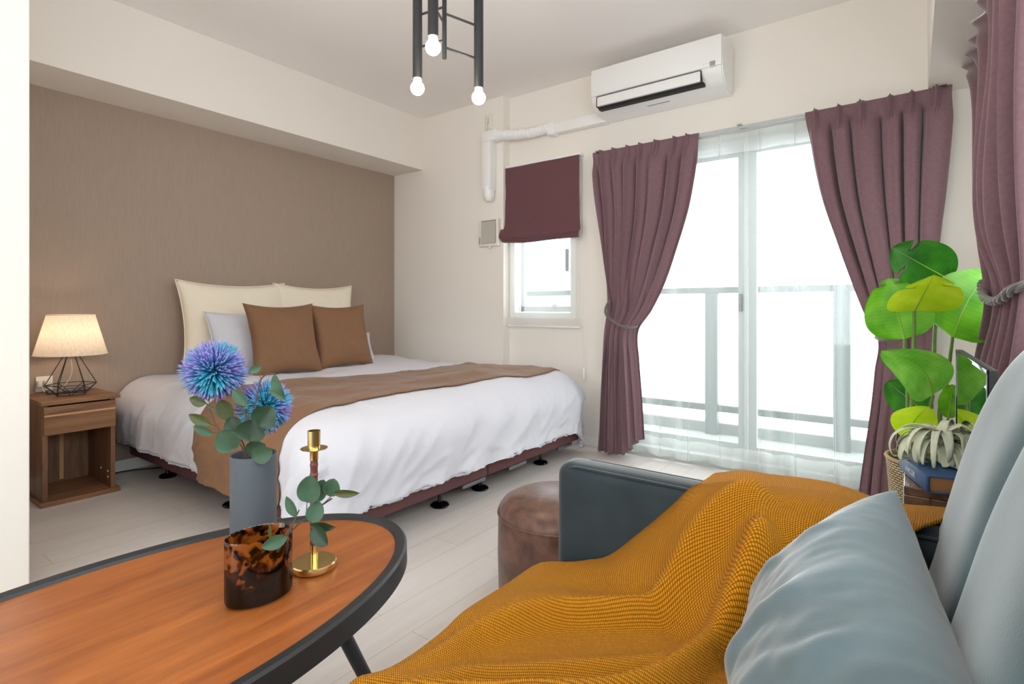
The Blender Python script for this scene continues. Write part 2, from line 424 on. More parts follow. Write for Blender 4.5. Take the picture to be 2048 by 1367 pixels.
def leaf_mat(name, a, b, vein, transl=.35):
    m = bpy.data.materials.new(name); m.use_nodes = True; nt = m.node_tree; N = nt.nodes; L = nt.links
    p = N['Principled BSDF']; p.inputs['Roughness'].default_value = .35; p.inputs['Specular IOR Level'].default_value = .4
    uv = N.new('ShaderNodeUVMap'); sp = N.new('ShaderNodeSeparateXYZ'); L.new(uv.outputs[0], sp.inputs[0])
    wv = N.new('ShaderNodeMath'); wv.operation = 'SINE'; ml = N.new('ShaderNodeMath'); ml.operation = 'MULTIPLY'; ml.inputs[1].default_value = 110
    L.new(sp.outputs['Y'], ml.inputs[0]); L.new(ml.outputs[0], wv.inputs[0])
    n = N.new('ShaderNodeTexNoise'); n.inputs['Scale'].default_value = 2.5; L.new(uv.outputs[0], n.inputs['Vector'])
    ad = N.new('ShaderNodeMath'); ad.operation = 'MULTIPLY_ADD'; L.new(wv.outputs[0], ad.inputs[0]); ad.inputs[1].default_value = .022; L.new(n.outputs['Fac'], ad.inputs[2])
    mr = N.new('ShaderNodeMapRange'); mr.inputs[1].default_value = .3; mr.inputs[2].default_value = .7; L.new(ad.outputs[0], mr.inputs[0])
    mx = N.new('ShaderNodeMix'); mx.data_type = 'RGBA'; mx.inputs[6].default_value = srgb(a); mx.inputs[7].default_value = srgb(b); L.new(mr.outputs[0], mx.inputs[0])
    L.new(mx.outputs[2], p.inputs['Base Color'])
    t = N.new('ShaderNodeBsdfTranslucent'); L.new(mx.outputs[2], t.inputs[0])
    ms = N.new('ShaderNodeMixShader'); ms.inputs[0].default_value = transl
    L.new(p.outputs[0], ms.inputs[1]); L.new(t.outputs[0], ms.inputs[2]); L.new(ms.outputs[0], N['Material Output'].inputs[0])
    return m
M['bleaf'] = leaf_mat('broad_leaf_green', '#4a9416', '#7cc424', '#9fc93a')
M['bleafd'] = leaf_mat('broad_leaf_dark_green', '#225c1a', '#3f8e26', '#9fc93a')
M['bleafy'] = leaf_mat('broad_leaf_yellow_green', '#b4dc18', '#d6f03a', '#cfe84a', .6)
M['bleafl'] = leaf_mat('broad_leaf_light_green', '#55a528', '#8fd054', '#cfe84a')
M['rib'] = mat('leaf_midrib', '#8db53a', .45)
M['stalk'] = mat('leaf_stalk', '#6d9140', .45, noise_amt=.25, nscale=30)
M['till'] = mat('air_plant_leaf', '#d6dabf', .7, noise_amt=.2, nscale=20)

def flower_mat():
    m = bpy.data.materials.new('blue_purple_petals'); m.use_nodes = True; nt = m.node_tree; N = nt.nodes; L = nt.links
    p = N['Principled BSDF']; p.inputs['Roughness'].default_value = .45
    uv = N.new('ShaderNodeUVMap'); sp = N.new('ShaderNodeSeparateXYZ'); L.new(uv.outputs[0], sp.inputs[0])
    cr = N.new('ShaderNodeValToRGB'); L.new(sp.outputs['X'], cr.inputs[0])
    e = cr.color_ramp.elements; e[0].position = .35; e[0].color = srgb('#0d93a6'); e[1].position = .95; e[1].color = srgb('#9b84c4')
    k = cr.color_ramp.elements.new(.68); k.color = srgb('#5a86c8')
    hs = N.new('ShaderNodeMix'); hs.data_type = 'RGBA'; hs.inputs[7].default_value = srgb('#22b4c4')
    L.new(sp.outputs['Y'], hs.inputs[0]); L.new(cr.outputs[0], hs.inputs[6]); L.new(hs.outputs[2], p.inputs['Base Color'])
    return m
M['petal'] = flower_mat()

# ================================================================== SETTING
CE = 2.528; YW = 3.28; YP = 3.20; XB = -3.664; XP = -2.374; XR = .36; YR = -3.1
def struct(name, mb, m, smooth=False, parent=None):
    o = mb.build(name, m, parent, smooth)
    if not parent: o['kind'] = 'structure'
    return o
struct('floor', MB().box(XB - .1, XR + .1, YR - .1, YW + .16, -.08, 0), M['floor'])
struct('ceiling', MB().box(XB - .1, XR + .1, YR - .1, YW + .16, CE, CE + .1), M['ceil'])
struct('wall_left', MB().box(XB - .1, XB, .488, YW + .16, 0, CE), M['brown'])
# window wall: opening for the sliding door and the small window
wb = MB()
DX0, DX1, DZ0, DZ1 = -1.60, .06, .04, 1.93
WX0, WX1, WZ0, WZ1 = -2.44, -1.87, .86, 1.98
def wy(x0, x1, z0, z1): wb.box(x0, x1, YW, YW + .16, z0, z1)
wy(XB, WX0, 0, CE); wy(WX0, WX1, 0, WZ0); wy(WX0, WX1, WZ1, CE); wy(WX1, DX0, 0, CE)
wy(DX0, DX1, DZ1, CE); wy(DX0, DX1, 0, DZ0); wy(DX1, XR + .1, 0, CE)
wb.box(XB, -2.4508, YP, YW + .01, 0, CE)
struct('wall_back', wb, M['wall'])
wr = MB(); RY0, RY1, RZ0, RZ1 = -1.9, 2.62, .93, 1.90
wr.box(XR, XR + .14, YR, RY0, 0, CE).box(XR, XR + .14, RY1, YW + .16, 0, CE).box(XR, XR + .14, RY0, RY1, 0, RZ0).box(XR, XR + .14, RY0, RY1, RZ1, CE)
struct('wall_right', wr, M['wall'])
wf = MB(); wf.box(XP, -2.1, YR - .14, YR, 0, CE).box(.1, XR + .1, YR - .14, YR, 0, CE).box(-2.1, .1, YR - .14, YR, 2.2, CE).box(-2.1, .1, YR - .14, YR, 0, .3)  # rear opening added to let in fill light
struct('wall_front', wf, M['wall'])
struct('wall_partition', MB().box(XB - .1, XP, YR - .14, .488, 0, CE, bev=.004), M['wall'])
struct('trim_1', MB().box(XB, -3.311, .488, YP, 2.10, CE), M['wall'])       # boxed beam over the bed
struct('trim_2', MB().box(.064, XR, YR, YW, 1.965, CE), M['wall'])          # boxed beam along the right wall
bb = MB().box(XB, XB + .008, .488, YP, 0, .062, bev=.002)
struct('baseboard_left', bb, M['white'])
struct('baseboard_back', MB().box(XB, -2.4508, YP - .008, YP, 0, .062, bev=.002).box(-2.4508, DX0 - .03, YW - .008, YW, 0, .062, bev=.002).box(.1, XR, YW - .008, YW, 0, .062, bev=.002), M['white'])

# small window
w1 = MB()
w1.box(WX0 - .0, WX0 + .045, YW - .012, YW + .06, WZ0, WZ1, bev=.003).box(WX1 - .045, WX1 + .0, YW - .012, YW + .06, WZ0, WZ1, bev=.003)
w1.box(WX0 + .045, WX1 - .045, YW - .012, YW + .06, WZ0, WZ0 + .045, bev=.003).box(WX0 + .045, WX1 - .045, YW - .012, YW + .06, WZ1 - .045, WZ1, bev=.003)
W1 = struct('window_1', w1, M['white'])
sx0, sx1, sz0, sz1 = WX0 + .05, WX1 - .05, WZ0 + .05, WZ1 - .05
ws = MB()
ws.box(sx0, sx0 + .03, YW + .06, YW + .09, sz0, sz1).box(sx1 - .035, sx1, YW + .06, YW + .09, sz0, sz1).box(sx0, sx1, YW + .06, YW + .09, sz0, sz0 + .04).box(sx0, sx1, YW + .06, YW + .09, sz1 - .04, sz1)
ws.build('window_frame', M['frame'], W1)
MB().box(sx0 + .03, sx1 - .035, YW + .072, YW + .078, sz0 + .04, sz1 - .04).build('pane', M['pane'], W1)
MB().box(-1.985, -1.965, YW + .035, YW + .06, 1.20, 1.36, bev=.004).build('handle', M['grey'], W1)
MB().box(-2.10, -2.06, YW + .04, YW + .06, sz0 + .03, sz0 + .055, bev=.004).build('latch', M['frame'], W1)

# sliding balcony door
w2 = MB()
w2.box(DX0, DX0 + .04, YW, YW + .12, DZ0, DZ1).box(DX1 - .04, DX1, YW, YW + .12, DZ0, DZ1).box(DX0, DX1, YW, YW + .12, DZ1 - .05, DZ1).box(DX0, DX1, YW - .02, YW + .13, 0.0, .06)
W2 = struct('window_2', w2, M['frame'])
def sash(x0, x1, y, nm):
    q = MB(); wd = .065
    q.box(x0, x0 + wd, y, y + .03, .06, DZ1 - .05).box(x1 - wd, x1, y, y + .03, .06, DZ1 - .05).box(x0 + wd, x1 - wd, y, y + .03, .06, .14).box(x0 + wd, x1 - wd, y, y + .03, DZ1 - .10, DZ1 - .05)
    s_ = q.build('sash', M['frame'], W2)
    g = MB().box(x0 + wd, x1 - wd, y + .012, y + .016, .14, DZ1 - .10).build('pane', M['pane'], W2)
sash(DX0 + .04, -.755, YW + .07, 'a'); sash(-.775, DX1 - .04, YW + .03, 'b')
MB().box(-.815, -.795, YW + .045, YW + .07, .92, 1.02, bev=.004).build('latch', M['grey'], W2)

# long window in the right wall above the sofa
w3 = MB()
for y in (RY0, RY0 + 1.12, RY0 + 2.24, RY0 + 3.36, RY1 - .05): w3.box(XR + .03, XR + .09, y, y + .05, RZ0, RZ1)
w3.box(XR + .03, XR + .09, RY0, RY1, RZ0, RZ0 + .05).box(XR + .03, XR + .09, RY0, RY1, RZ1 - .05, RZ1)
W3 = struct('window_3', w3, M['frame'])
MB().box(XR + .055, XR + .06, RY0 + .05, RY1 - .05, RZ0 + .05, RZ1 - .05).build('pane', M['pane'], W3)
w4 = MB().box(-2.1, -2.05, YR - .1, YR - .04, .3, 2.2).box(.05, .1, YR - .1, YR - .04, .3, 2.2).box(-1.03, -.97, YR - .1, YR - .04, .3, 2.2).box(-2.1, .1, YR - .1, YR - .04, .3, .36).box(-2.1, .1, YR - .1, YR - .04, 2.14, 2.2)  # added window behind the camera, unseen, there for fill light
W4 = struct('fill_window', w4, M['frame'])
MB().box(-2.05, .05, YR - .075, YR - .07, .36, 2.14).build('pane', M['pane'], W4)

# balcony
BF = struct('balcony_floor', MB().box(-4.2, .9, YW + .16, 4.35, -.12, -.02), M['concrete'])
RA = empty('balcony_railing', (-1, 4.2, -.02), 'pale grey metal balcony railing with wide posts outside the sliding door', 'railing')
MB().box(-4.0, .8, 4.18, 4.24, 1.05, 1.095, bev=.004).build('top_rail', M['rail'], RA)
MB().box(-4.0, .8, 4.19, 4.23, .155, .205, bev=.004).build('bottom_rail', M['rail'], RA)
for x in (-3.5, -2.38, -1.22, -.35, .75):
    MB().box(x - .045 if x != -.35 else x - .07, x + .045 if x != -.35 else x + .03, 4.18, 4.24, -.02, 1.05, bev=.004).build('post', M['rail'], RA)
M['frost'] = cloth_trans('frosted_panel', '#f2f6f4', .1, .85)
for x0, x1 in ((-3.45, -2.43), (-2.33, -1.27), (-1.17, -.43), (-.31, .70)):
    MB().box(x0, x1, 4.205, 4.212, .205, 1.05).build('frosted_panel', M['frost'], RA)
tag(MB().box(-4.0, .8, 4.25, 4.36, -.12, .06, bev=.01).build('balcony_curb', M['concrete'], None), kind='structure')

# ================================================================== BED
BED = empty('bed', (-2.69, 2.12, 0), 'wide low bed with maroon fabric base on black disc feet by the taupe wall', 'bed')
for y0, y1 in ((1.19, 2.115), (2.125, 3.05)):
    MB().box(XB + .012, -1.72, y0, y1, .09, .27, bev=.012).build('bed_base', M['base'], BED, True)
    MB().box(XB + .015, -1.80, y0 + .02, y1 - .02, .27, .45, bev=.04, seg=3).build('mattress', M['cov'], BED, True)
for x, y in ((-1.80, 1.45), (-1.80, 1.853), (-1.80, 2.15), (-1.80, 2.72), (-3.33, 1.27), (-3.33, 2.9), (-2.6, 1.27)):
    MB().lathe([(0, 0), (.042, 0), (.045, .006), (.036, .016), (.012, .022), (.01, .03), (.01, .09)], (x, y, 0), 24).build('foot', M['blackg'], BED, True)
for y0, y1 in ((1.93, 2.10), (2.30, 2.46), (2.80, 2.96)):
    MB().box(-1.74, -1.722, y0, y1, .072, .09, bev=.002).build('base_bracket', M['grey'], BED)

YC = 2.12; A0 = -1.90; B0 = .78; RR = .20; TOP = .53
def duvet_pt(x, b, extra=0.0, wr=1.0):
    """x along the bed (may run past A0), b across from the centre line; returns a point on the duvet"""
    ox = max(0, x - A0); oy = max(0, abs(b) - B0); r = math.hypot(ox, oy)
    r = .50 * (1 - math.exp(-(r / .50) ** 1.0 * 1.0)) / (1 - math.exp(-1)) if r > .50 and False else r
    px, py = min(x, A0), max(-B0, min(B0, b))
    q = RR * PI / 2
    if r < q: o, dz = RR * math.sin(r / RR), -RR * (1 - math.cos(r / RR))
    else:
        o = RR + .06 * (r - q); dz = -RR - (r - q) * .99
    if ox > 0 and oy > 0: dz += .0
    dx, dy = (ox / r, oy / r * (1 if b > 0 else -1)) if r > 1e-6 else (0, 0)
    o += extra * min(1, r / q)
    side = sstep(.05, .3, r)
    nz = noise.noise(Vector((x * 2.1, b * 2.1, 1.7))) * .026 + noise.noise(Vector((x * 6, b * 5, 4.2))) * .010 + (1 - abs(noise.noise(Vector((x * 4 + b * 3, b * 5 - x, 6.2))))) ** 8 * .005
    # gentle sag and puff of the top
    z = TOP + dz + extra * (1 - min(1, r / q)) + nz * (1 - side) * wr
    tang = b if ox >= oy else x
    fold = (math.sin(tang * 17 + 2.2 * noise.noise(Vector((tang * 3, r * 2, 3)))) * .006 + noise.noise(Vector((tang * 5 + r * 4, r * 3.2 - tang, 8))) * .028 + (1 - abs(noise.noise(Vector((tang * 8 + r * 7, r * 5, 2))))) ** 7 * .012 + (1 - abs(noise.noise(Vector((tang * 15 - r * 6, r * 4, 5))))) ** 9 * .004) * side * wr
    o += fold * (.5 + 1.1 * r) + .03 * math.sin(min(1, r / .42) * PI)
    if ox > 0 and oy > 0:
        k = min(ox, oy) / max(ox, oy)
        o += .03 * k * side
    X, Y = px + dx * o, YC + py + dy * o
    if XB + .02 > X: X = XB + .02
    return Vector((X, min(Y, YP - .02), max(z, .02)))

def duvet_f(u, v):
    x = (XB + .02) + u * (A0 + .52 - XB - .02); b = -1.28 + v * 2.60
    # hem wanders; corners are pulled in so the cloth hangs as a soft cone
    ox = max(0, x - A0); oy = max(0, abs(b) - B0)
    lim = .48 + .02 * noise.noise(Vector((x * 3, b * 3, 0)))
    r = math.hypot(ox, oy)
    mxr = lim + .13 * (min(ox, oy) / (max(ox, oy) + 1e-6)) ** 1.5 if r > 0 else 1
    if oy > 0 and ox == 0:
        mxr = .455 if b < 0 else .48
    if r > mxr:
        k = mxr / r
        x2 = A0 + ox * k if ox > 0 else x
        b2 = math.copysign(B0 + oy * k, b) if oy > 0 else b
        x, b = x2, b2
    return duvet_pt(x, b)
DUV = grid('duvet', duvet_f, 190, 190, M['cov'], None, .018, offset=0)
tag(DUV, 'white cotton duvet spread over the bed and hanging at its foot', 'duvet')

def runner_f(u, v):
    b = -1.27 + v * 2.12
    x = -2.60 + u * .72 + (.04 * math.sin(b * 2.1)) 
    if b < -B0: x += (-B0 - b) * .10 * (1 - u) - (.05) * u * (-B0 - b)
    x0 = x
    p = duvet_pt(x, b, .016, 1.0); q = duvet_pt(min(x, A0), b, .016, 1.0)
    p = Vector(p)
    return p
RUN = grid('bed_runner', runner_f, 70, 200, M['tan'], None, .004, offset=1)
tag(RUN, 'tan satin bed runner laid across the foot half of the white duvet', 'bed runner')

# ------------------------------------------------------------------ pillows
def pillow(name, c, right, up, W, H, T, m, label, cat, group=None, seam=True, seed=0, pinch=.07, wr=1.0, n=44, crease=0):
    right = Vector(right).normalized(); up = Vector(up).normalized(); nrm = right.cross(up).normalized(); up = nrm.cross(right).normalized()
    c = Vector(c); root = None
    def side(sg):
        def f(u, v):
            a, b = 2 * u - 1, 2 * v - 1
            e = (1 - abs(a) ** 2.6) * (1 - abs(b) ** 2.6)
            th = T / 2 * max(0, e) ** .48
            x = W / 2 * a * (1 - pinch * (1 - b * b)); y = H / 2 * b * (1 - pinch * (1 - a * a))
            wv = noise.noise(Vector((a * 2.2 + seed, b * 2.2, sg * 3))) * .09 + noise.noise(Vector((a * 6 + seed, b * 4, sg * 5))) * .03
            th *= 1 + wv * 2.2 * wr
            if crease:
                q = a * 13 + 2.2 * b * b + 3 * noise.noise(Vector((a * 1.5, b * 1.6, 7.7)))
                am = .5 + noise.noise(Vector((a * 2.5, b * 2, 3.1)))
                th += crease * max(0, e) * (max(0, math.sin(q)) ** 1.6) * max(0, am) * 1.6 + crease * .15 * noise.noise(Vector((a * 14, b * 4, 1)))
            return c + right * x + up * y + nrm * (th * sg)
        return f
    me_v = []
    fa, fb = side(1), side(-1)
    # one closed mesh: front and back sheets joined at the seam
    bm = bmesh.new(); idx = {}
    def vtx(i, j, s_):
        edge = i in (0, n) or j in (0, n)
        k = (i, j, 0 if edge else s_)
        if k not in idx: idx[k] = bm.verts.new((fa if s_ > 0 else fb)(i / n, j / n))
        return idx[k]
    for i in range(n):
        for j in range(n):
            bm.faces.new((vtx(i, j, 1), vtx(i + 1, j, 1), vtx(i + 1, j + 1, 1), vtx(i, j + 1, 1)))
            bm.faces.new((vtx(i, j + 1, -1), vtx(i + 1, j + 1, -1), vtx(i + 1, j, -1), vtx(i, j, -1)))
    me = bpy.data.meshes.new(name); bm.to_mesh(me); bm.free()
    o = link(name, me, m, None, True); tag(o, label, cat, group)
    if seam:
        pts = []
        for k in range(n): pts.append(fa(k / n, 0))
        for k in range(n): pts.append(fa(1, k / n))
        for k in range(n): pts.append(fa(1 - k / n, 1))
        for k in range(n): pts.append(fa(0, 1 - k / n))
        MB().tube(pts, .0035, 6, close=True).build('seam', m, o, True)
    return o
g = 'cream pillows standing against the taupe wall'
pillow('pillow', (-3.545, 1.76, .80), (0, 1, 0), (-.12, 0, 1), .71, .63, .17, M['cream'], 'large cream pillow standing against the wall nearest the lamp', 'pillow', g, seed=1, pinch=.11)
pillow('pillow', (-3.53, 2.345, .805), (.04, 1, .0), (-.12, 0, 1), .64, .62, .17, M['cream'], 'large cream pillow standing against the wall farther from the lamp', 'pillow', g, seed=5, pinch=.11)
g = 'white pillows behind the brown cushions'
pillow('pillow', (-3.36, 1.80, .715), (.06, 1, .0), (-.28, 0, 1), .60, .42, .15, M['cov'], 'white pillow in front of the large cream pillow nearest the lamp', 'pillow', g, seed=9, pinch=.10)
pillow('pillow', (-3.38, 2.43, .61), (-.04, 1, -.03), (-.45, 0, 1), .66, .31, .15, M['cov'], 'white pillow mostly hidden behind the right brown cushion', 'pillow', g, seed=12, pinch=.10)
g = 'brown cushions at the head of the bed'
pillow('cushion', (-3.16, 1.865, .745), (.05, 1, .0), (-.30, -.05, 1), .46, .47, .15, M['tan'], 'square brown satin cushion overlapping the white pillow, left of the pair', 'cushion', g, seed=20, pinch=.12, seam=False)
pillow('cushion', (-3.17, 2.295, .745), (.08, 1, .01), (-.28, -.03, 1), .44, .46, .15, M['tan'], 'square brown satin cushion, right of the pair nearer the window wall', 'cushion', g, seed=27, pinch=.12, seam=False)

# ================================================================== NIGHTSTAND
NS = empty('nightstand', (-3.46, .868, 0), 'small walnut nightstand with one drawer above an open bay', 'nightstand')
fx = -3.283; y0, y1 = .722, 1.012
MB().box(XB + .012, fx + .006, y0 - .008, y1 + .018, .478, .496, bev=.0015).build('top', M['walnut'], NS)
MB().box(XB + .012, fx + .012, y0 - .012, y1 + .016, 0, .022, bev=.0015).build('base_board', M['walnut'], NS)
MB().box(XB + .014, fx - .01, y0, y0 + .02, .022, .478, bev=.001).build('side_panel', M['walnutz'], NS)
MB().box(XB + .014, fx - .01, y1 - .02, y1, .022, .478, bev=.001).build('side_panel', M['walnutz'], NS)
MB().box(XB + .016, XB + .026, y0 + .02, y1 - .02, .022, .478).build('back_panel', M['walnutz'], NS)
MB().box(XB + .026, XB + .028, .868, .885, .03, .34).build('pale_strip', mat('pale_sapwood', '#c99f6c', .5), NS)
DR = MB().box(fx - .02, fx, y0 + .004, y1 - .001, .335, .470, bev=.0015).build('drawer', M['walnut'], NS)
MB().box(fx, fx + .0006, y0 + .005, y1 - .002, .424, .432).build('pale_grain', mat('pale_grain', '#cfa470', .5), NS)
MB().box(XB + .03, fx - .02, y0 + .02, y1 - .02, .345, .35).build('drawer_bottom', M['walnut'], NS)
for x, z in ((-3.33, .07), (-3.33, .10), (-3.43, .10)):
    MB().lathe([(0, 0), (.005, 0), (.004, .004), (0, .004)], (x, y1 - .02, z), 12, rot=Matrix.Rotation(R(90), 4, 'X')).build('dowel', M['dowel'], NS, True)

# table lamp
LP = (-3.45, .87); LZ = .497
LA = empty('table_lamp', (LP[0], LP[1], LZ), 'lit table lamp with linen shade and black wire cage base on the nightstand', 'lamp')
wire = MB()
nn = 6
r_eq, r_bot, r_top = .103, .062, .018
P_eq = [Vector((LP[0] + r_eq * math.cos(2 * PI * k / nn + .3), LP[1] + r_eq * math.sin(2 * PI * k / nn + .3), LZ + .055)) for k in range(nn)]
P_bo = [Vector((LP[0] + r_bot * math.cos(2 * PI * (k + .5) / nn + .3), LP[1] + r_bot * math.sin(2 * PI * (k + .5) / nn + .3), LZ + .003)) for k in range(nn)]
P_to = [Vector((LP[0] + r_top * math.cos(2 * PI * k / nn + .3), LP[1] + r_top * math.sin(2 * PI * k / nn + .3), LZ + .225)) for k in range(nn)]
for k in range(nn):
    for a, b in ((P_eq[k], P_eq[(k + 1) % nn]), (P_bo[k], P_bo[(k + 1) % nn]), (P_eq[k], P_to[k]), (P_eq[k], P_bo[k]), (P_eq[(k + 1) % nn], P_bo[k]), (P_to[k], P_to[(k + 1) % nn])):
        wire.tube([a, b], .0022, 6)
wire.build('wire_cage', M['black'], LA, True)
MB().lathe([(0, .20), (.016, .20), (.016, .262), (.012, .27), (0, .27)], (LP[0], LP[1], LZ), 16).build('socket', M['cordw'], LA, True)
MB().sphere((LP[0], LP[1], LZ + .30), .028).build('bulb', emit('bedside_bulb', (1, .74, .50, 1), 26), LA, True)
z0, z1 = LZ + .207, LZ + .408
MB().lathe([(.150, z0), (.098, z1)], (LP[0], LP[1], 0), 64).build('lamp_shade', M['shade'], LA, True)
MB().tube([(LP[0] + .150 * math.cos(a * PI / 32), LP[1] + .150 * math.sin(a * PI / 32), z0) for a in range(64)], .0025, 6, close=True).build('shade_rim', M['cream'], LA, True)
MB().tube([(LP[0] + .098 * math.cos(a * PI / 32), LP[1] + .098 * math.sin(a * PI / 32), z1) for a in range(64)], .0025, 6, close=True).build('shade_rim', M['cream'], LA, True)
MB().tube(catmull([(LP[0], LP[1], LZ + .18), (LP[0] - .02, LP[1] + .005, LZ + .1), (LP[0] - .06, LP[1] - .03, LZ + .02), (LP[0] - .12, LP[1] - .05, LZ + .006), (-3.62, .80, LZ + .01), (-3.645, .795, LZ + .05)]), .0025, 6).build('power_cord', M['cordw'], LA, True)
o = MB().box(-3.663, -3.655, .775, .845, LZ + .004, LZ + .085, bev=.003).build('wall_outlet', M['plastic2'], None, True)
tag(o, 'ivory wall outlet with plugs behind the nightstand lamp', 'outlet')
for y in (.785, .815): MB().box(-3.655, -3.62, y - .011, y + .011, LZ + .03, LZ + .065, bev=.006).build('plug', M['cordw'], o, True)
o = MB().box(-3.60, -3.555, .80, .98, LZ, LZ + .018, bev=.004).build('power_adapter', M['grey'], None, True)
tag(o, 'grey adapter box lying on the nightstand behind the lamp base', 'adapter')
o = MB().tube(catmull([(-3.60, 1.05, .004), (-3.62, 1.12, .006), (-3.60, 1.2, .006), (-3.55, 1.28, .006), (-3.5, 1.4, .006)]), .004, 6).build('floor_cord', M['cordb'], None, True)
tag(o, 'black power cord on the floor running under the bed', 'cord')

# ================================================================== PENDANT
PD = empty('pendant_lamp', (-1.42, 1.49, CE), 'black tube pendant lamp with three lit globe bulbs under the ceiling', 'lamp')
Fv = Vector((-.5954, .8034, 0)); Rv = Vector((.8034, .5954, 0))
def pv(r, d, z): v_ = Fv * d + Rv * r; return Vector((v_.x, v_.y, z))
cen = pv(-.2535, 2.02, 0)
tubes = [(-.3685, 2.1, 1.835, .0185), (-.1300, 2.1, 1.798, .0185), (-.2740, 1.87, 1.883, .0185)]
ZT = 2.34
MB().tube([(cen.x, cen.y, 1.876), (cen.x, cen.y, CE)], .0085, 16).build('center_rod', M['black'], PD, True)
MB().lathe([(0, 0), (.055, 0), (.055, -.02), (.05, -.026), (0, -.026)], (cen.x, cen.y, CE), 32).build('ceiling_rose', M['black'], PD, True)
for r, d, z, rad in tubes:
    p = pv(r, d, z)
    t = MB().lathe([(rad - .002, 0.03), (rad - .002, 0), (rad, 0), (rad, ZT - z), (0, ZT - z)], p, 28).build('tube', M['black'], PD, True)
    MB().lathe([(0, .02), (.015, .02), (.016, -.012), (.013, -.016), (0, -.016)], p, 20).build('socket', M['socket'], PD, True)
    MB().lathe([(.012, -.004), (.0135, -.008)] + [(.0265 * math.sin(R(a_)), -.0315 + .0265 * math.cos(R(a_))) for a_ in range(36, 181, 9)], p + Vector((0, 0, -.006)), 28).build('bulb', M['bulb'], PD, True)
def bar(i, zc, zt):
    r, d, z, rad = tubes[i]; p = pv(r, d, zt); MB().tube([(cen.x, cen.y, zc), p], .0045, 8).build('cross_bar', M['black'], PD, True)
bar(1, 2.045, 2.05 - .012); bar(1, 1.918, 1.91); bar(0, 2.07, 2.08); bar(0, 1.945, 1.955); bar(2, 2.005, 1.995); bar(2, 2.25, 2.25); bar(0, 2.27, 2.27); bar(1, 2.27, 2.27)

# ================================================================== AIR CONDITIONER
AX0, AX1 = -1.632, -.829
AC = empty('air_conditioner', (-1.23, YW, 2.17), 'white wall air conditioner above the curtains of the sliding door', 'air conditioner')
prof = [(YW, 2.452), (3.075, 2.452), (3.05, 2.43), (3.045, 2.30), (3.052, 2.262), (3.075, 2.215), (3.13, 2.178), (YW, 2.170)]
b_ = MB(); t = bmesh.new()
fcs = t.faces.new([t.verts.new((AX0, y, z)) for y, z in prof]); r_ = bmesh.ops.extrude_face_region(t, geom=[fcs])
for v in r_['geom']:
    if isinstance(v, bmesh.types.BMVert): v.co.x = AX1
bmesh.ops.recalc_face_normals(t, faces=t.faces[:]); bmesh.ops.bevel(t, geom=t.edges[:], offset=.007, segments=3, affect='EDGES')
b_.merge(t); b_.build('body', M['plastic'], AC, True)
MB().box(AX0 + .002, AX1 - .002, 3.040, 3.052, 2.272, 2.44, bev=.005).build('front_panel', M['plastic'], AC, True)
# louvre flap lying in the lower bevel, dark slot below it
def acbox(x0, x1, s0, s1, off, th):
    """box on the slanted lower front; s runs down the slant from z=2.262"""
    a = Vector((0, 3.049, 2.262)); bv = Vector((0, 3.078, 2.205)); dr = (bv - a).normalized(); nr = Vector((0, dr.z, -dr.y))
    M4 = Matrix(((1, 0, 0, 0), (0, dr.y, -nr.y if False else nr.y, a.y), (0, dr.z, nr.z, a.z), (0, 0, 0, 1)))
    return MB().box(x0, x1, s0, s1, -off - th, -off, bev=.001, mat=Matrix(((1, 0, 0, 0), (0, dr.y, -abs(nr.y) * -1, a.y), (0, dr.z, abs(nr.z) * 1, a.z), (0, 0, 0, 1))))
MB().box(AX0 + .045, AX1 - .115, 3.038, 3.060, 2.205, 2.262, bev=.003, mat=None).build('louver_flap', M['plastic'], AC, True)
MB().box(AX0 + .045, AX1 - .105, 3.060, 3.10, 2.188, 2.206, bev=.002).build('air_slot', M['dark'], AC)
MB().box(AX0 + .042, AX0 + .0435, 3.037, 3.07, 2.20, 2.266).build('panel_gap', M['dark'], AC)
MB().box(AX1 - .1145, AX1 - .113, 3.037, 3.07, 2.20, 2.266).build('panel_gap', M['dark'], AC)
MB().box(AX0 + .042, AX1 - .113, 3.0375, 3.05, 2.264, 2.2652).build('panel_gap', M['dark'], AC)
MB().box(AX1 - .065, AX1 - .035, 3.0385, 3.045, 2.275, 2.300, bev=.001).build('sensor_window', M['label'], AC)
for k in range(3): MB().box(AX1 - .10 + k * .012, AX1 - .096 + k * .012, 3.0385, 3.045, 2.293, 2.295).build('indicator', M['label'], AC)
def text(body, size, loc, rot, m, parent, name='lettering', ext=.0003):
    c = bpy.data.curves.new(name, 'FONT'); c.body = body; c.size = size; c.extrude = ext; c.resolution_u = 4
    tmp = bpy.data.objects.new('tmp', c); COL.objects.link(tmp)
    dg = bpy.context.evaluated_depsgraph_get(); me = bpy.data.meshes.new_from_object(tmp.evaluated_get(dg))
    bpy.data.objects.remove(tmp); bpy.data.curves.remove(c)
    me.materials.clear(); me.materials.append(m)
    o = bpy.data.objects.new(name, me); COL.objects.link(o)
    Mw = Matrix.LocRotScale(Vector(loc), rot if not isinstance(rot, tuple) else __import__('mathutils').Euler(rot), Vector((1, 1, 1)))
    if parent:
        o.parent = parent; o.matrix_parent_inverse = Matrix.LocRotScale(parent.location, parent.rotation_euler, parent.scale).inverted()
    o.matrix_basis = Mw
    return o
text('FUJITSU', .010, (AX1 - .064, 3.0390, 2.260 + .004), (R(90), 0, 0), M['label'], AC)
MB().box(-1.30, -1.16, 3.145, 3.165, 2.1765, 2.1785).build('rating_sticker', M['label'], AC)
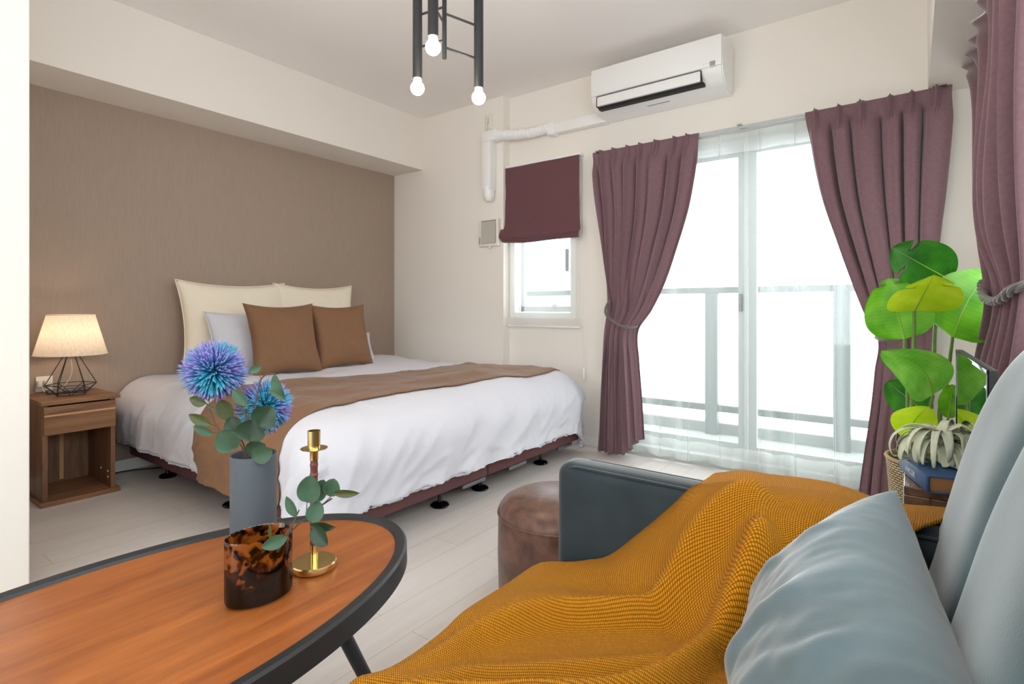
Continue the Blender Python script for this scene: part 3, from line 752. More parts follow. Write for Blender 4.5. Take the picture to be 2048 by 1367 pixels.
# pipe cover
DC = empty('pipe_cover', (-2.55, YP, 1.74), 'white plastic pipe cover running from the air conditioner down the wall', 'pipe cover')
MB().box(-2.02, AX0 + .02, 3.215, YW, 2.165, 2.24, bev=.008).build('straight_duct', M['plastic'], DC, True)
MB().box(-2.07, -2.01, 3.205, YW, 2.158, 2.247, bev=.006).build('joint', M['plastic'], DC, True)
fl = []; rr_ = []
for k in range(241):
    t_ = k / 240; x = -2.48 + t_ * .42; y = 3.145 + .085 * sstep(0, 1, t_); z = 2.222 - .02 * math.sin(t_ * PI)
    fl.append((x, y, z)); rr_.append(.036 + .0022 * math.sin(k * 2 * PI / 8))
MB().tube(fl, rr_, 16).build('flexible_duct', M['plastic'], DC, True)
MB().box(-2.60, -2.46, 3.115, YP, 2.18, 2.262, bev=.012).build('elbow', M['plastic'], DC, True)
MB().box(-2.60, -2.515, 3.120, YP, 1.82, 2.19, bev=.010).build('vertical_duct', M['plastic'], DC, True)
MB().lathe([(0, -.05), (.02, -.05), (.036, -.035), (.044, -.01), (.044, .03), (.043, .06)], (-2.557, 3.158, 1.79), 24).build('end_cap', M['plastic'], DC, True)
# upper outlet
o = MB().box(-2.625, -2.555, YP - .008, YP, 2.30, 2.42, bev=.003).build('wall_outlet', M['plastic2'], None, True)
tag(o, 'ivory wall outlet high above the elbow of the pipe cover', 'outlet')
MB().box(-2.605, -2.582, YP - .032, YP - .008, 2.34, 2.385, bev=.006).build('plug', M['cordw'], o, True)
MB().tube(catmull([(-2.593, YP - .028, 2.345), (-2.592, YP - .03, 2.31), (-2.585, YP - .03, 2.262)]), .003, 6).build('cord', M['cordw'], o, True)
# ventilator
VN = empty('wall_vent', (-2.58, YP, 1.51), 'square ivory wall ventilator with fine slats left of the plum shade', 'vent')
MB().box(-2.665, -2.475, YP - .035, YP, 1.405, 1.610, bev=.006).build('frame', M['plastic2'], VN, True)
sl = MB()
for k in range(22): sl.box(-2.630, -2.50, YP - .040, YP - .030, 1.43 + k * .0075, 1.4335 + k * .0075)
o = sl.build('slats', M['plastic2'], VN)
MB().box(-2.635, -2.495, YP - .0365, YP - .034, 1.425, 1.60).build('filter', mat('slat_gap_shade', '#8f8b84', .8), VN)  # grey sheet painted as the shade in the gaps between slats
MB().box(-2.660, -2.645, YP - .0365, YP - .034, 1.425, 1.475).build('sticker', M['label'], VN)
MB().box(-2.575, -2.555, YP - .03, YP - .015, 1.388, 1.406, bev=.003).build('pull_knob', M['plastic2'], VN, True)

# ================================================================== SHADES ON THE SMALL WINDOW
RS = empty('roman_shade', (-2.14, YW, 1.43), 'folded plum roman shade over the upper half of the small window', 'roman shade')
def rs_f(u, v):
    x = -2.462 + u * .645; 
    z = 1.985 - v * .52
    y = 3.222 + .004 * math.sin(u * 3 + v * 5) + .006 * noise.noise(Vector((u * 3, v * 4, 0)))
    k = sstep(.80, 1, v)
    x += (u - .5) * .06 * k
    y -= .045 * k
    z -= .02 * math.sin(u * PI) * k * .6
    return (x, y, z)
grid('fabric_panel', rs_f, 40, 40, M['plumd'], RS, .003)
for k in range(3):
    def ff(u, v, k=k):
        a = -PI / 2 + v * PI * 1.0
        x = -2.468 + .003 * k + u * (.672 - .01 * k)
        return (x, 3.19 + .01 * k - .020 * math.cos(a), 1.462 - .012 * k + .012 * math.sin(a) - .010 * math.sin(u * PI) + .003 * math.sin(u * 9 + k))
    grid('fold', ff, 40, 10, M['plumd'], RS, .003)
MB().box(-2.47, -1.81, 3.225, YW, 1.985, 2.003, bev=.003).build('head_rail', M['white'], RS, True)
ch = MB()
for k in range(90): ch.sphere((-1.806, 3.225, 1.97 - k * .0065), .0022, 6, 4)
ch.build('bead_chain', M['cordw'], RS, True)
SS = empty('sheer_blind', (-2.13, YW, .80), 'sheer white blind hanging over the lower half of the small window', 'blind')
def ss_f(u, v):
    x = -2.432 + u * .610; z = 1.96 - v * 1.155
    y = 3.243 + .005 * math.sin(u * 9 + v * 2) * v + .004 * noise.noise(Vector((u * 5, v * 5, 3)))
    return (x, y, z)
grid('sheer_panel', ss_f, 30, 40, M['sheer'], SS)
grid('hem', lambda u, v: (-2.434 + u * .614, 3.236 + .004 * math.sin(u * 9), .872 - v * .068), 30, 4, M['sheer2'], SS)
MB().box(-2.436, -1.818, 3.232, 3.246, .800, .812, bev=.003).build('weight_bar', M['white'], SS, True)
MB().tube([(-1.79, 3.235, 1.96), (-1.79, 3.235, .52)], .0016, 6).build('pull_cord', M['cordw'], SS, True)
MB().lathe([(0, 0), (.007, 0), (.0055, .07), (.003, .075), (0, .075)], (-1.79, 3.235, .455), 12).build('cord_knob', M['plastic'], SS, True)

# ================================================================== CURTAINS
def curtain(name, top_z, bot_z, eo, ei, ydep, axis, nf, label, m, tie_z, seed=0, depth=(.030, .036, .05), flip=1, hamp=.036, hoff=0, hw=.085, nu=260, nv=110, hem=None, group=None, botfun=None):
    """eo/ei: tables (z, coordinate) of the two edges; axis 'X' hangs in an X-Z plane at y=ydep, 'Y' hangs in a Y-Z plane at x=ydep.
    flip: direction the pleats stand out."""
    def f(u, v):
        z = top_z + (bot_z - top_z) * v
        if botfun: z = top_z + (botfun(u) - top_z) * v
        a = interp(eo, z); b = interp(ei, z)
        # u keeps the cloth even, with a little drift in the folds
        uu = u + .012 * noise.noise(Vector((u * 5, v * 2.2, seed))) * (1 - abs(2 * u - 1))
        s = a + (b - a) * uu
        ph = uu * nf + .42 * noise.noise(Vector((uu * 4.3, .4, seed + 4.5))) + .12 * noise.noise(Vector((uu * 3, v * 3, seed + 4)))
        fr = ph - math.floor(ph)
        head = 1 - sstep(.035, .16, (top_z - z))
        pl = math.exp(-((fr - .5) / hw) ** 2)
        # three-finger pinch at the head
        pinch = pl * (1 + (.35 * math.cos((fr - .5) * 70) if hw < .1 else 0))
        wave = abs(math.sin(PI * ph)) ** .75 * (1 + .25 * math.sin(ph * 2.3 + seed)) + .10 * math.sin(4 * PI * ph + seed)
        g = math.exp(-((z - tie_z) / .22) ** 2) if tie_z else 0
        amp = depth[0] * (1 - v) + depth[1] * v
        if tie_z: amp = amp * (1 - .35 * g) + .0 
        dy = (pinch * hamp - .004) * head + hoff * math.exp(-(top_z - z) / .10) + (wave * amp * 2 - amp * .6) * (1 - head)
        dy += .012 * noise.noise(Vector((uu * 4, v * 3, seed + 9))) * (1 - head)
        # the cloth bulges above the tie and is drawn back at it
        if tie_z: dy += .035 * sstep(tie_z + .9, tie_z + .25, z) * (1 - math.exp(-((z - tie_z) / .12) ** 2)) * math.sin(PI * uu) * (1 if z > tie_z else .3)
        # fold direction a little sideways so edges overlap
        s += (.010 + .012 * g) * math.sin(2 * PI * ph + 1) * (1 - head)
        if axis == 'X': return (s, ydep - flip * dy, z)
        return (ydep - flip * dy, s, z)
    o = grid(name, f, nu, nv, m, None, .0025, uvs=(1, 1))
    tag(o, label, 'curtain', group)
    # pleat stitches
    return o, f
G = 'plum curtains'
c1, f1 = curtain('curtain', 1.964, .0, [(0, -1.643), (.24, -1.628), (.47, -1.614), (.73, -1.599), (.97, -1.582), (1.216, -1.603), (1.48, -1.632), (1.71, -1.665), (1.95, -1.694)],
        [(0, -1.330), (.12, -1.339), (.366, -1.359), (.613, -1.379), (.80, -1.388), (.926, -1.304), (1.107, -1.208), (1.314, -1.131), (1.516, -1.066), (1.716, -1.027), (1.945, -.998)],
        3.18, 'X', 7, 'plum curtain tied back at the left side of the sliding door', M['plum'], .90, seed=2,
        botfun=lambda u: .012 + (.11 * sstep(.55, 1, u)))
c2, f2 = curtain('curtain', 1.964, .02, [(0, .075), (.1, .067), (.745, .071), (.884, .074), (1.069, .085), (1.276, .10), (1.48, .121), (1.706, .139), (1.95, .152)],
        [(0, -.216), (.044, -.211), (.44, -.161), (.637, -.137), (.78, -.118), (.893, -.172), (1.079, -.245), (1.283, -.313), (1.493, -.375), (1.705, -.416), (1.945, -.446)],
        3.18, 'X', 6, 'plum curtain tied back at the right side of the sliding door, behind the tall plant', M['plum'], .80, seed=11)
c3, f3 = curtain('curtain', 1.962, .62, [(.0, 2.62), (.735, 2.568), (.829, 2.483), (.95, 2.37), (1.017, 2.36), (1.136, 2.404), (1.312, 2.451), (1.491, 2.50), (1.691, 2.60), (1.8, 2.72), (1.97, 3.08)],
        [(.0, 1.80), (.735, 1.74), (.95, 1.72), (1.1, 1.67), (1.31, 1.60), (1.6, 1.5), (1.97, 1.45)],
        .235, 'Y', 10, 'plum curtain of the right wall window, the one closest to the camera', M['plum'], .97, seed=19, depth=(.030, .032, .04), hamp=.034, hoff=.03, hw=.24)

def rope(name, pts, label, r=.0075, strands=3, tw=34):
    pts = catmull(pts, 14); mb = MB(); n = len(pts)
    for s_ in range(strands):
        q = []
        for i, p in enumerate(pts):
            d = (pts[min(i + 1, n - 1)] - pts[max(i - 1, 0)]).normalized()
            a = d.cross(Vector((0, 0, 1))).normalized(); b = a.cross(d)
            th = i / n * tw + s_ * 2 * PI / strands
            q.append(p + (a * math.cos(th) + b * math.sin(th)) * r * .55)
        mb.tube(q, r * .62, 7)
    o = mb.build(name, M['rope'], None, True); tag(o, label, 'tieback', 'twisted grey rope tiebacks'); return o
rope('tieback', [(-1.535, 3.12, .985), (-1.54, 3.08, .955), (-1.53, 3.05, .90), (-1.46, 3.045, .845), (-1.40, 3.06, .822), (-1.372, 3.11, .82), (-1.375, 3.17, .83)], 'twisted grey rope around the curtain left of the sliding door')
rope('tieback', [(-.10, 3.20, .80), (-.135, 3.12, .80), (-.10, 3.06, .79), (-.03, 3.05, .80), (.04, 3.06, .84), (.09, 3.10, .87), (.10, 3.18, .88)], 'twisted grey rope around the curtain behind the tall plant')
rope('tieback', [(.25, 2.43, 1.03), (.20, 2.41, 1.03), (.186, 2.34, 1.01), (.180, 2.20, .975), (.180, 2.0, .96), (.184, 1.84, .965), (.20, 1.72, .99), (.26, 1.68, 1.0)], 'twisted grey rope around the curtain closest to the camera', r=.011, tw=40)

CR = empty('curtain_rail', (-.77, YW, 1.95), 'thin white double curtain rail above the sliding door', 'curtain rail')
MB().box(-1.68, .145, 3.188, 3.204, 1.950, 1.962, bev=.002).build('front_rail', M['frame'], CR, True)
MB().box(-1.69, .14, 3.215, 3.230, 1.938, 1.950, bev=.002).build('rear_rail', M['frame'], CR, True)
for x in (-1.65, -.77, .12): MB().box(x - .012, x + .012, 3.155, YW, 1.960, 1.968, bev=.001).build('bracket', M['chrome'], CR)
CR2 = MB().box(.245, .262, -1.5, 3.0, 1.952, 1.965, bev=.002).build('curtain_rail', M['frame'], None, True)
tag(CR2, 'white curtain rail under the boxed beam of the right wall', 'curtain rail')

def sheer(x0, x1, label, seed):
    root = None
    def f(u, v):
        z = 1.94 - v * 1.915 + .004 * noise.noise(Vector((u * 8, seed, 1)))
        x = x0 + (x1 - x0) * u + .012 * v * noise.noise(Vector((u * 6, v * 1.5, seed)))
        ph = u * 4.5 + .5 * noise.noise(Vector((u * 4, v * 1.5, seed)))
        a = .006 + .018 * sstep(0, .6, v)
        y = 3.232 + a * (math.sin(2 * PI * ph)) * .8 + .01 * noise.noise(Vector((u * 7, v * 2, seed + 5)))
        fr = (u * 5 + seed * .13) % 1
        y -= .020 * math.exp(-((fr - .5 - .02 * v) / .022) ** 2)
        return (x, y, z)
    o = grid('sheer_curtain', f, 480, 50, M['sheer'], None); tag(o, label, 'sheer curtain', 'sheer white curtains')
    grid('bottom_hem', lambda u, v: Vector(f(u, .94 + .06 * v)) + Vector((0, -.002, 0)), 480, 3, M['sheer2'], o)
    grid('heading_band', lambda u, v: Vector(f(u, .06 * v)) + Vector((0, -.002, 0)), 480, 3, M['sheer2'], o)
    return o
sheer(-1.62, -.735, 'sheer white curtain over the left half of the sliding door', 3)
sheer(-.76, .12, 'sheer white curtain over the right half of the sliding door', 8)

# ================================================================== COFFEE TABLE
TZ = .42; tcx, tcy, ta, tb = -1.036, .334, .302, .548
CT = empty('coffee_table', (tcx, tcy, 0), 'oval coffee table with orange brown wood top and black metal rim', 'coffee table')
def ell(a, b, n=120, p=2.0):
    out = []
    for k in range(n):
        t_ = 2 * PI * k / n; c_, s_ = math.cos(t_), math.sin(t_)
        out.append((tcx + a * math.copysign(abs(c_) ** (2 / p), c_), tcy + b * math.copysign(abs(s_) ** (2 / p), s_)))
    return out
M['tabletop'] = wood('teak_veneer', '#924f24', '#b56a33', 'Y', .30, 1.0, spec=.5)
MB().poly(ell(ta - .022, tb - .022), TZ - .018, TZ - .003).build('table_top', M['tabletop'], CT)
rim = bmesh.new(); n = 160; rp = [(-.028, -.0035), (-.024, .003), (-.006, .006), (-.001, .002), (0, -.036), (-.006, -.040), (-.014, -.036), (-.016, -.018)]
rings = []
for dx, dz in rp:
    e_ = ell(ta + dx, tb + dx, n); rings.append([rim.verts.new((x, y, TZ + dz)) for x, y in e_])
for i in range(len(rp)):
    a, b = rings[i], rings[(i + 1) % len(rp)]
    for k in range(n): rim.faces.new((a[k], a[(k + 1) % n], b[(k + 1) % n], b[k]))
bmesh.ops.recalc_face_normals(rim, faces=rim.faces[:])
q = MB(); q.merge(rim); q.build('table_rim', M['black'], CT, True)
for sx_, sy_ in ((1, 1), (-1, 1), (1, -1), (-1, -1)):
    MB().tube([(tcx + sx_ * .21, tcy + sy_ * .25, TZ - .03), (tcx + sx_ * .32, tcy + sy_ * .39, 0)], [.013, .009], 14).build('leg', M['black'], CT, True)
MB().box(tcx - .16, tcx + .16, tcy - .28, tcy + .28, TZ - .034, TZ - .018, bev=.003).build('under_frame', M['black'], CT)

# grey vase
VX, VY = -1.118, .590
VS = MB().lathe([(0, 0), (.041, 0), (.0445, .004), (.045, .02), (.045, .212), (.044, .215), (.0415, .213), (.0405, .02), (0, .015)], (VX, VY, TZ), 48).build('vase', M['vase'], None, True)
tag(VS, 'tall grey ceramic cylinder vase holding the blue flowers', 'vase')

# tortoiseshell glass, oval
GX, GY = -.950, .512
GL = MB().lathe([(0, 0), (.050, 0), (.056, .003), (.0575, .010), (.0575, .112), (.0565, .115), (.0545, .112), (.054, .014), (0, .010)], (0, 0, 0), 56, sx=.70, sy=1.0).build('glass_vase', M['tort'], None, True)
GL.location = (0, 0, 0)
GL.data.transform(Matrix.Translation((GX, GY, TZ)) @ Matrix.Rotation(R(-12), 4, 'Z'))
tag(GL, 'squat oval tortoiseshell glass vase in front of the grey vase', 'vase')

# candlestick
CX, CY = (-0.969, 0.636, 0.42)[:2]
CS = empty('candlestick', (CX, CY, TZ), 'brass candlestick with red brown wrapped stem on the coffee table', 'candlestick')
MB().lathe([(0, 0), (.0425, 0), (.0435, .002), (.0435, .011), (.0415, .013), (0, .0135)], (CX, CY, TZ), 56).build('foot_plate', M['gold'], CS, True)
MB().lathe([(0, .0), (.0075, 0), (.0075, .035), (0, .035)], (CX, CY, TZ + .0135), 24).build('lower_collar', M['gold'], CS, True)
st = [(0, .044)]
for k in range(60):
    z = .044 + k / 59 * .175
    st.append((.0072 + .0011 * max(0, math.sin(k * .95)) ** 4 * 1.2, z))
st.append((0, .219))
MB().lathe(st, (CX, CY, TZ), 20).build('wrapped_stem', M['leather'], CS, True)
MB().lathe([(0, .216), (.008, .216), (.008, .232), (.010, .238), (.026, .239), (.0265, .240), (.012, .2415), (.0125, .275), (.0105, .275), (.010, .246), (0, .246)], (CX, CY, TZ), 40).build('candle_cup', M['gold'], CS, True)

# ------------------------------------------------------------------ leaves and flowers on the table
def leaf(parent, base, tip, width, side, m, name='leaf', bend=0.0, cup=.15, shape=1.0, thick=0.0, nu=10, nv=14, notch=None, seed=0, rib=None, mid=None):
    """blade from base to tip; side = vector across the blade; bend lifts the middle along the normal"""
    base, tip = Vector(base), Vector(tip); ax = tip - base; Ln = ax.length; side = Vector(side)
    side = (side - ax.normalized() * side.dot(ax.normalized())).normalized(); nrm = ax.normalized().cross(side)
    def cl(v):
        p = base.lerp(tip, v) + nrm * (bend * Ln * math.sin(PI * v))
        if mid: p += side * (mid * Ln * math.sin(PI * v))
        return p
    def f(u, v):
        a = 2 * u - 1
        wv = math.sin(PI * min(1, v ** shape)) ** (.56 if width > .026 else .75)
        if v <= 0 or v >= 1: wv = 0.0
        ww = width / 2 * wv
        if notch:
            for nvv, sg, dp in notch:
                if a * sg > 0: ww *= 1 - dp * math.exp(-((v - nvv) / .018) ** 2) * abs(a)
        return cl(v) + side * (a * ww) + nrm * (cup * width * (abs(a) ** 1.6) * wv + .02 * width * math.sin(v * 9 + seed) * a * a)
    o = grid(name, f, nu, nv, m, parent, thick)
    if rib:
        MB().tube([cl(v / 10) - nrm * 0.0005 for v in range(0, 11)], [max(.0004, rib * (1 - v / 11)) for v in range(0, 11)], 6).build('midrib', M['rib'] if rib > .001 else m, o, True)
    return o

Vw = Vector((.8034, .5954, 0))      # across the table scene
def bloom(stem_pts, c, rad, seed, label):
    random.seed(seed); c = Vector(c)
    root = empty('ball_flower', stem_pts[0], label, 'flower', 'blue ball flowers in the grey vase')
    MB().tube(catmull(stem_pts, 8), .0028, 8).build('stem', M['stemb'], root, True)
    MB().sphere(c, rad * .22, 12, 8).build('flower_core', M['petal'], root, True)
    vs = []; fs = []; uvl = []
    N_ = 900
    for k in range(N_):
        zz = 1 - 2 * (k + .5) / N_; ph = k * 2.39996; rr2 = math.sqrt(1 - zz * zz)
        d = Vector((rr2 * math.cos(ph), rr2 * math.sin(ph), zz)) + Vector((random.gauss(0, .10), random.gauss(0, .10), random.gauss(0, .10))); d.normalize()
        Lk = rad * random.uniform(.82, 1.04)
        a = d.orthogonal().normalized(); b = d.cross(a); tw = random.uniform(0, PI)
        a, b = a * math.cos(tw) + b * math.sin(tw), b * math.cos(tw) - a * math.sin(tw)
        curl = a * random.uniform(-.08, .08) * rad
        teal = max(0, min(1, .15 + 1.6 * noise.noise(d * 1.3 + Vector((seed, 0, 0))) + .5 * d.dot(Vector((.75, -.2, -.1))))) * random.uniform(.5, 1)
        i0 = len(vs)
        for s_, w_ in ((.16, .0013), (.62, .0027), (.88, .0021)):
            for q_ in range(4):
                an = q_ * PI / 2
                vs.append(c + d * (Lk * s_) + curl * s_ * s_ + (a * math.cos(an) * 1.0 + b * math.sin(an) * .6) * w_ * rad / .065); uvl.append((s_, teal))
        vs.append(c + d * Lk + curl); uvl.append((1, teal))
        for lv in range(2):
            for q_ in range(4):
                A = i0 + lv * 4 + q_; B = i0 + lv * 4 + (q_ + 1) % 4; fs.append((A, B, B + 4, A + 4))
        for q_ in range(4): fs.append((i0 + 8 + q_, i0 + 8 + (q_ + 1) % 4, i0 + 12))
    me = bpy.data.meshes.new('petals'); me.from_pydata([tuple(v) for v in vs], [], fs)
    l = me.uv_layers.new(name='UVMap')
    for p in me.polygons:
        for li in p.loop_indices: l.data[li].uv = uvl[me.loops[li].vertex_index]
    o = link('petals', me, M['petal'], root, True); o['kind'] = 'stuff'
    return root
bloom([(VX, VY, TZ + .02), (VX - .012, VY, TZ + .2), (-1.134, 0.591, 0.692), (-1.17, 0.577, 0.744), (-1.196, 0.557, 0.787)], (-1.206, 0.55, 0.807), .070, 3, 'taller of the two blue purple ball flowers, high at the left')
bloom([(VX + .01, VY + .01, TZ + .02), (VX + .01, VY + .012, TZ + .2), (-1.172, 0.625, 0.648), (-1.183, 0.642, 0.688)], (-1.187, 0.652, 0.717), .066, 8, 'lower of the two blue purple ball flowers, partly behind round leaves')

def sprig(name, root_pt, label, stems, leaves, cat='foliage', group=None):
    root = empty(name, root_pt, label, cat, group)
    for pts, r in stems: MB().tube(catmull(pts, 8), r, 7).build('stem', M['stemb'], root, True)
    for k, (b, t_, wd, m, kw) in enumerate(leaves):
        sd = kw.pop('side', None)
        ax = Vector(t_) - Vector(b)
        if sd is None:
            view = (Vector(b) - Vector((0, 0, .944))).normalized(); sd = ax.cross(Vector((-.6, .8, .1)))
        leaf(root, b, t_, wd, sd, m, rib=.0006, seed=k, **kw)
    return root
D1 = (VX, VY, TZ + .03)
sprig('eucalyptus_sprig', D1, 'eucalyptus sprig of round leaves low in the grey vase', [
    ([D1, (-1.1, 0.579, 0.641), (-1.085, 0.565, 0.683), (-1.089, 0.562, 0.723)], .0015),
    ([D1, (-1.111, 0.57, 0.641), (-1.11, 0.547, 0.683)], .0015),
    ([D1, (-1.096, 0.582, 0.636), (-1.047, 0.581, 0.705), (-1.029, 0.582, 0.722)], .0015)],
    [((-1.075, 0.535, 0.665), (-1.093, 0.509, 0.7), .054, M['leafg'], dict(shape=.85, bend=.05)),
     ((-1.045, 0.545, 0.68), (-1.039, 0.549, 0.724), .058, M['leafd'], dict(shape=.8)),
     ((-1.022, 0.55, 0.712), (-1.0, 0.566, 0.751), .050, M['leafd'], dict(shape=.8)),
     ((-1.105, 0.575, 0.634), (-1.07, 0.589, 0.662), .046, M['leafg'], dict(shape=.9)),
     ((-1.081, 0.568, 0.637), (-1.038, 0.587, 0.655), .038, M['leafg'], dict(shape=.9)),
     ((-1.095, 0.545, 0.69), (-1.106, 0.537, 0.723), .040, M['leafd'], dict(shape=.9)),
     ((-1.103, 0.552, 0.691), (-1.133, 0.554, 0.715), .028, M['leafg'], dict(shape=.9)),
     ((-1.195, 0.583, 0.701), (-1.218, 0.566, 0.74), .040, M['leafo'], dict(shape=.9))], group='eucalyptus sprigs')
sprig('eucalyptus_sprig', (VX - .01, VY, TZ + .03), 'eucalyptus sprig with pointed leaves leaning left out of the grey vase', [
    ([(VX - .01, VY, TZ + .03), (-1.115, 0.568, 0.641), (-1.142, 0.548, 0.669), (-1.16, 0.535, 0.695), (-1.17, 0.527, 0.725), (-1.189, 0.526, 0.743)], .0014),
    ([(-1.16, 0.535, 0.695), (-1.168, 0.528, 0.701)], .001), ([(-1.155, 0.538, 0.682), (-1.168, 0.528, 0.684)], .001)],
    [((-1.188, 0.526, 0.742), (-1.217, 0.505, 0.753), .024, M['leafo'], dict(shape=.9)),
     ((-1.168, 0.528, 0.699), (-1.207, 0.499, 0.721), .024, M['leafo'], dict(shape=1.0)),
     ((-1.165, 0.531, 0.68), (-1.2, 0.505, 0.695), .021, M['leafg'], dict(shape=1.0)),
     ((-1.176, 0.523, 0.738), (-1.161, 0.533, 0.731), .005, M['leafg'], dict())], group='eucalyptus sprigs')
sprig('eucalyptus_sprig', (VX + .01, VY, TZ + .03), 'eucalyptus sprig rising above the lower blue flower with drooping tips', [
    ([(VX + .01, VY, TZ + .03), (-1.105, 0.575, 0.657), (-1.078, 0.57, 0.713), (-1.075, 0.572, 0.749), (-1.07, 0.576, 0.78), (-1.067, 0.579, 0.797), (-1.056, 0.586, 0.808), (-1.044, 0.596, 0.808)], .0016),
    ([(-1.075, 0.572, 0.751), (-1.065, 0.58, 0.764)], .001), ([(-1.067, 0.579, 0.797), (-1.07, 0.576, 0.809)], .0008),
    ([(-1.085, 0.565, 0.683), (-1.087, 0.563, 0.723), (-1.087, 0.563, 0.742)], .0012)],
    [((-1.045, 0.595, 0.808), (-1.027, 0.608, 0.757), .022, M['leafg'], dict(shape=.9, mid=-.1)),
     ((-1.077, 0.559, 0.744), (-1.104, 0.539, 0.778), .026, M['leafg'], dict(shape=1.1)),
     ((-1.087, 0.564, 0.812), (-1.066, 0.579, 0.823), .017, M['leafg'], dict()),
     ((-1.047, 0.581, 0.778), (-1.006, 0.598, 0.757), .010, M['leafg'], dict())], group='eucalyptus sprigs')

G0 = (GX + .01, GY + .01, TZ + .03)
sprig('eucalyptus_sprig', G0, 'eucalyptus sprig leaning right out of the tortoiseshell glass vase', [
    ([G0, (-0.904, 0.525, 0.52), (-0.901, 0.552, 0.543), (-0.894, 0.57, 0.556), (-0.882, 0.591, 0.574), (-0.864, 0.604, 0.589)], .0016),
    ([G0, (-0.902, 0.527, 0.524), (-0.904, 0.55, 0.552), (-0.895, 0.557, 0.575)], .0012),
    ([G0, (-0.897, 0.53, 0.533), (-0.899, 0.541, 0.542), (-0.899, 0.553, 0.561)], .001),
    ([(-0.894, 0.57, 0.556), (-0.892, 0.571, 0.585)], .0008), ([(-0.878, 0.594, 0.578), (-0.865, 0.603, 0.593)], .0007)],
    [((-0.881, 0.567, 0.588), (-0.877, 0.57, 0.639), .043, M['leafg'], dict(shape=.85)),
     ((-0.889, 0.586, 0.584), (-0.876, 0.596, 0.624), .030, M['leafg'], dict(shape=.9)),
     ((-0.867, 0.602, 0.593), (-0.861, 0.607, 0.626), .033, M['leafg'], dict(shape=.95)),
     ((-0.854, 0.599, 0.602), (-0.806, 0.622, 0.606), .016, M['leafo'], dict(shape=.9)),
     ((-0.89, 0.548, 0.566), (-0.904, 0.537, 0.604), .019, M['leafg'], dict(shape=.9)),
     ((-0.877, 0.57, 0.552), (-0.873, 0.585, 0.587), .032, M['leafg'], dict(shape=.9)),
     ((-0.87, 0.563, 0.551), (-0.824, 0.584, 0.552), .018, M['leafd'], dict(shape=.9)),
     ((-0.857, 0.56, 0.553), (-0.827, 0.569, 0.524), .032, M['leafd'], dict(shape=.9)),
     ((-0.856, 0.511, 0.553), (-0.883, 0.479, 0.537), .024, M['leafg'], dict(shape=.9)),
     ((-0.889, 0.498, 0.543), (-0.889, 0.498, 0.571), .006, M['leafo'], dict())], group='eucalyptus sprigs')

# ================================================================== OTTOMAN
OX, OY = -.935, 1.515
OT = empty('ottoman', (OX, OY, 0), 'round brown leather ottoman behind the sofa arm', 'ottoman')
MB().lathe([(0, 0), (.180, 0), (.190, .012), (.195, .03), (.198, .15), (.196, .272)], (OX, OY, 0), 72).build('body', M['ott'], OT, True)
MB().lathe([(.196, .272), (.194, .288), (.182, .306), (.150, .324), (.09, .336), (0, .340)], (OX, OY, 0), 72).build('seat', M['ott'], OT, True)
MB().tube([(OX + .197 * math.cos(a * PI / 40), OY + .197 * math.sin(a * PI / 40), .273) for a in range(80)], .003, 6, close=True).build('piping', M['ott'], OT, True)

# ================================================================== SOFA
SF = empty('sofa', (-.2, .1, 0), 'blue grey velvet sofa with slim arm and channelled back along the right wall', 'sofa')
SYN = -.95; AY0, AY1 = 1.02, 1.105; AZ = .60; AXF = -.640
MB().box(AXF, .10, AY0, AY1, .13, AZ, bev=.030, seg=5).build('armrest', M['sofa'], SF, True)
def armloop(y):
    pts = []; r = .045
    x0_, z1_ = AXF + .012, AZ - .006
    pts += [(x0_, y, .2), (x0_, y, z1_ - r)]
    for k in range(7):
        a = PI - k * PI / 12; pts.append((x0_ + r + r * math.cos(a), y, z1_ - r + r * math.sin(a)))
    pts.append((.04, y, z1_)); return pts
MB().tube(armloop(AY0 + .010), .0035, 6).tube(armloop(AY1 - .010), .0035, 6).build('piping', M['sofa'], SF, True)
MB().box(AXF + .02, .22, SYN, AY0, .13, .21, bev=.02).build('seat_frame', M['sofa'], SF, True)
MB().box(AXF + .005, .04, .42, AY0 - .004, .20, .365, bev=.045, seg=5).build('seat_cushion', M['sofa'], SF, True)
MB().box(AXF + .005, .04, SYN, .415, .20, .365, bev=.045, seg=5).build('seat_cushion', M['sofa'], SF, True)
bp = [(0, (-.01, .36)), (.1, (.0, .44)), (.2, (.022, .52)), (.32, (.042, .60)), (.5, (.072, .72)), (.66, (.104, .815)), (.76, (.130, .875)), (.83, (.16, .912)), (.90, (.205, .928)), (.95, (.26, .918)), (1, (.31, .87))]
bx_ = [(a, p[0]) for a, p in bp]; bz_ = [(a, p[1]) for a, p in bp]
def chan(ya, yb):
    def f(u, v):
        yt = ya - (.17 * sstep(.55, .98, v) ** 1.3 if ya > 1 else 0)
        y = yt + (yb - yt) * u; e = 2 * u - 1
        bul = .022 * max(0, (1 - abs(e) ** 5)) ** .5 - .012
        s_ = v; x = interp(bx_, s_); z = interp(bz_, s_)
        dx = interp(bx_, min(1, s_ + .02)) - interp(bx_, max(0, s_ - .02)); dz = interp(bz_, min(1, s_ + .02)) - interp(bz_, max(0, s_ - .02)); l_ = math.hypot(dx, dz)
        nx, nz = -dz / l_, dx / l_
        bul += .004 * noise.noise(Vector((y * 6, s_ * 3, 1))) + .006 * math.sin(s_ * 5 + y * 3) * .5
        k = 1 - sstep(.85, 1, abs(e)) * .0
        return (x + nx * bul, y, z + nz * bul)
    grid('back_channel', f, 26, 50, M['sofa_lit'], SF)
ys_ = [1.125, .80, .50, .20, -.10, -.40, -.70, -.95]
for a, b in zip(ys_, ys_[1:]): chan(a, b)
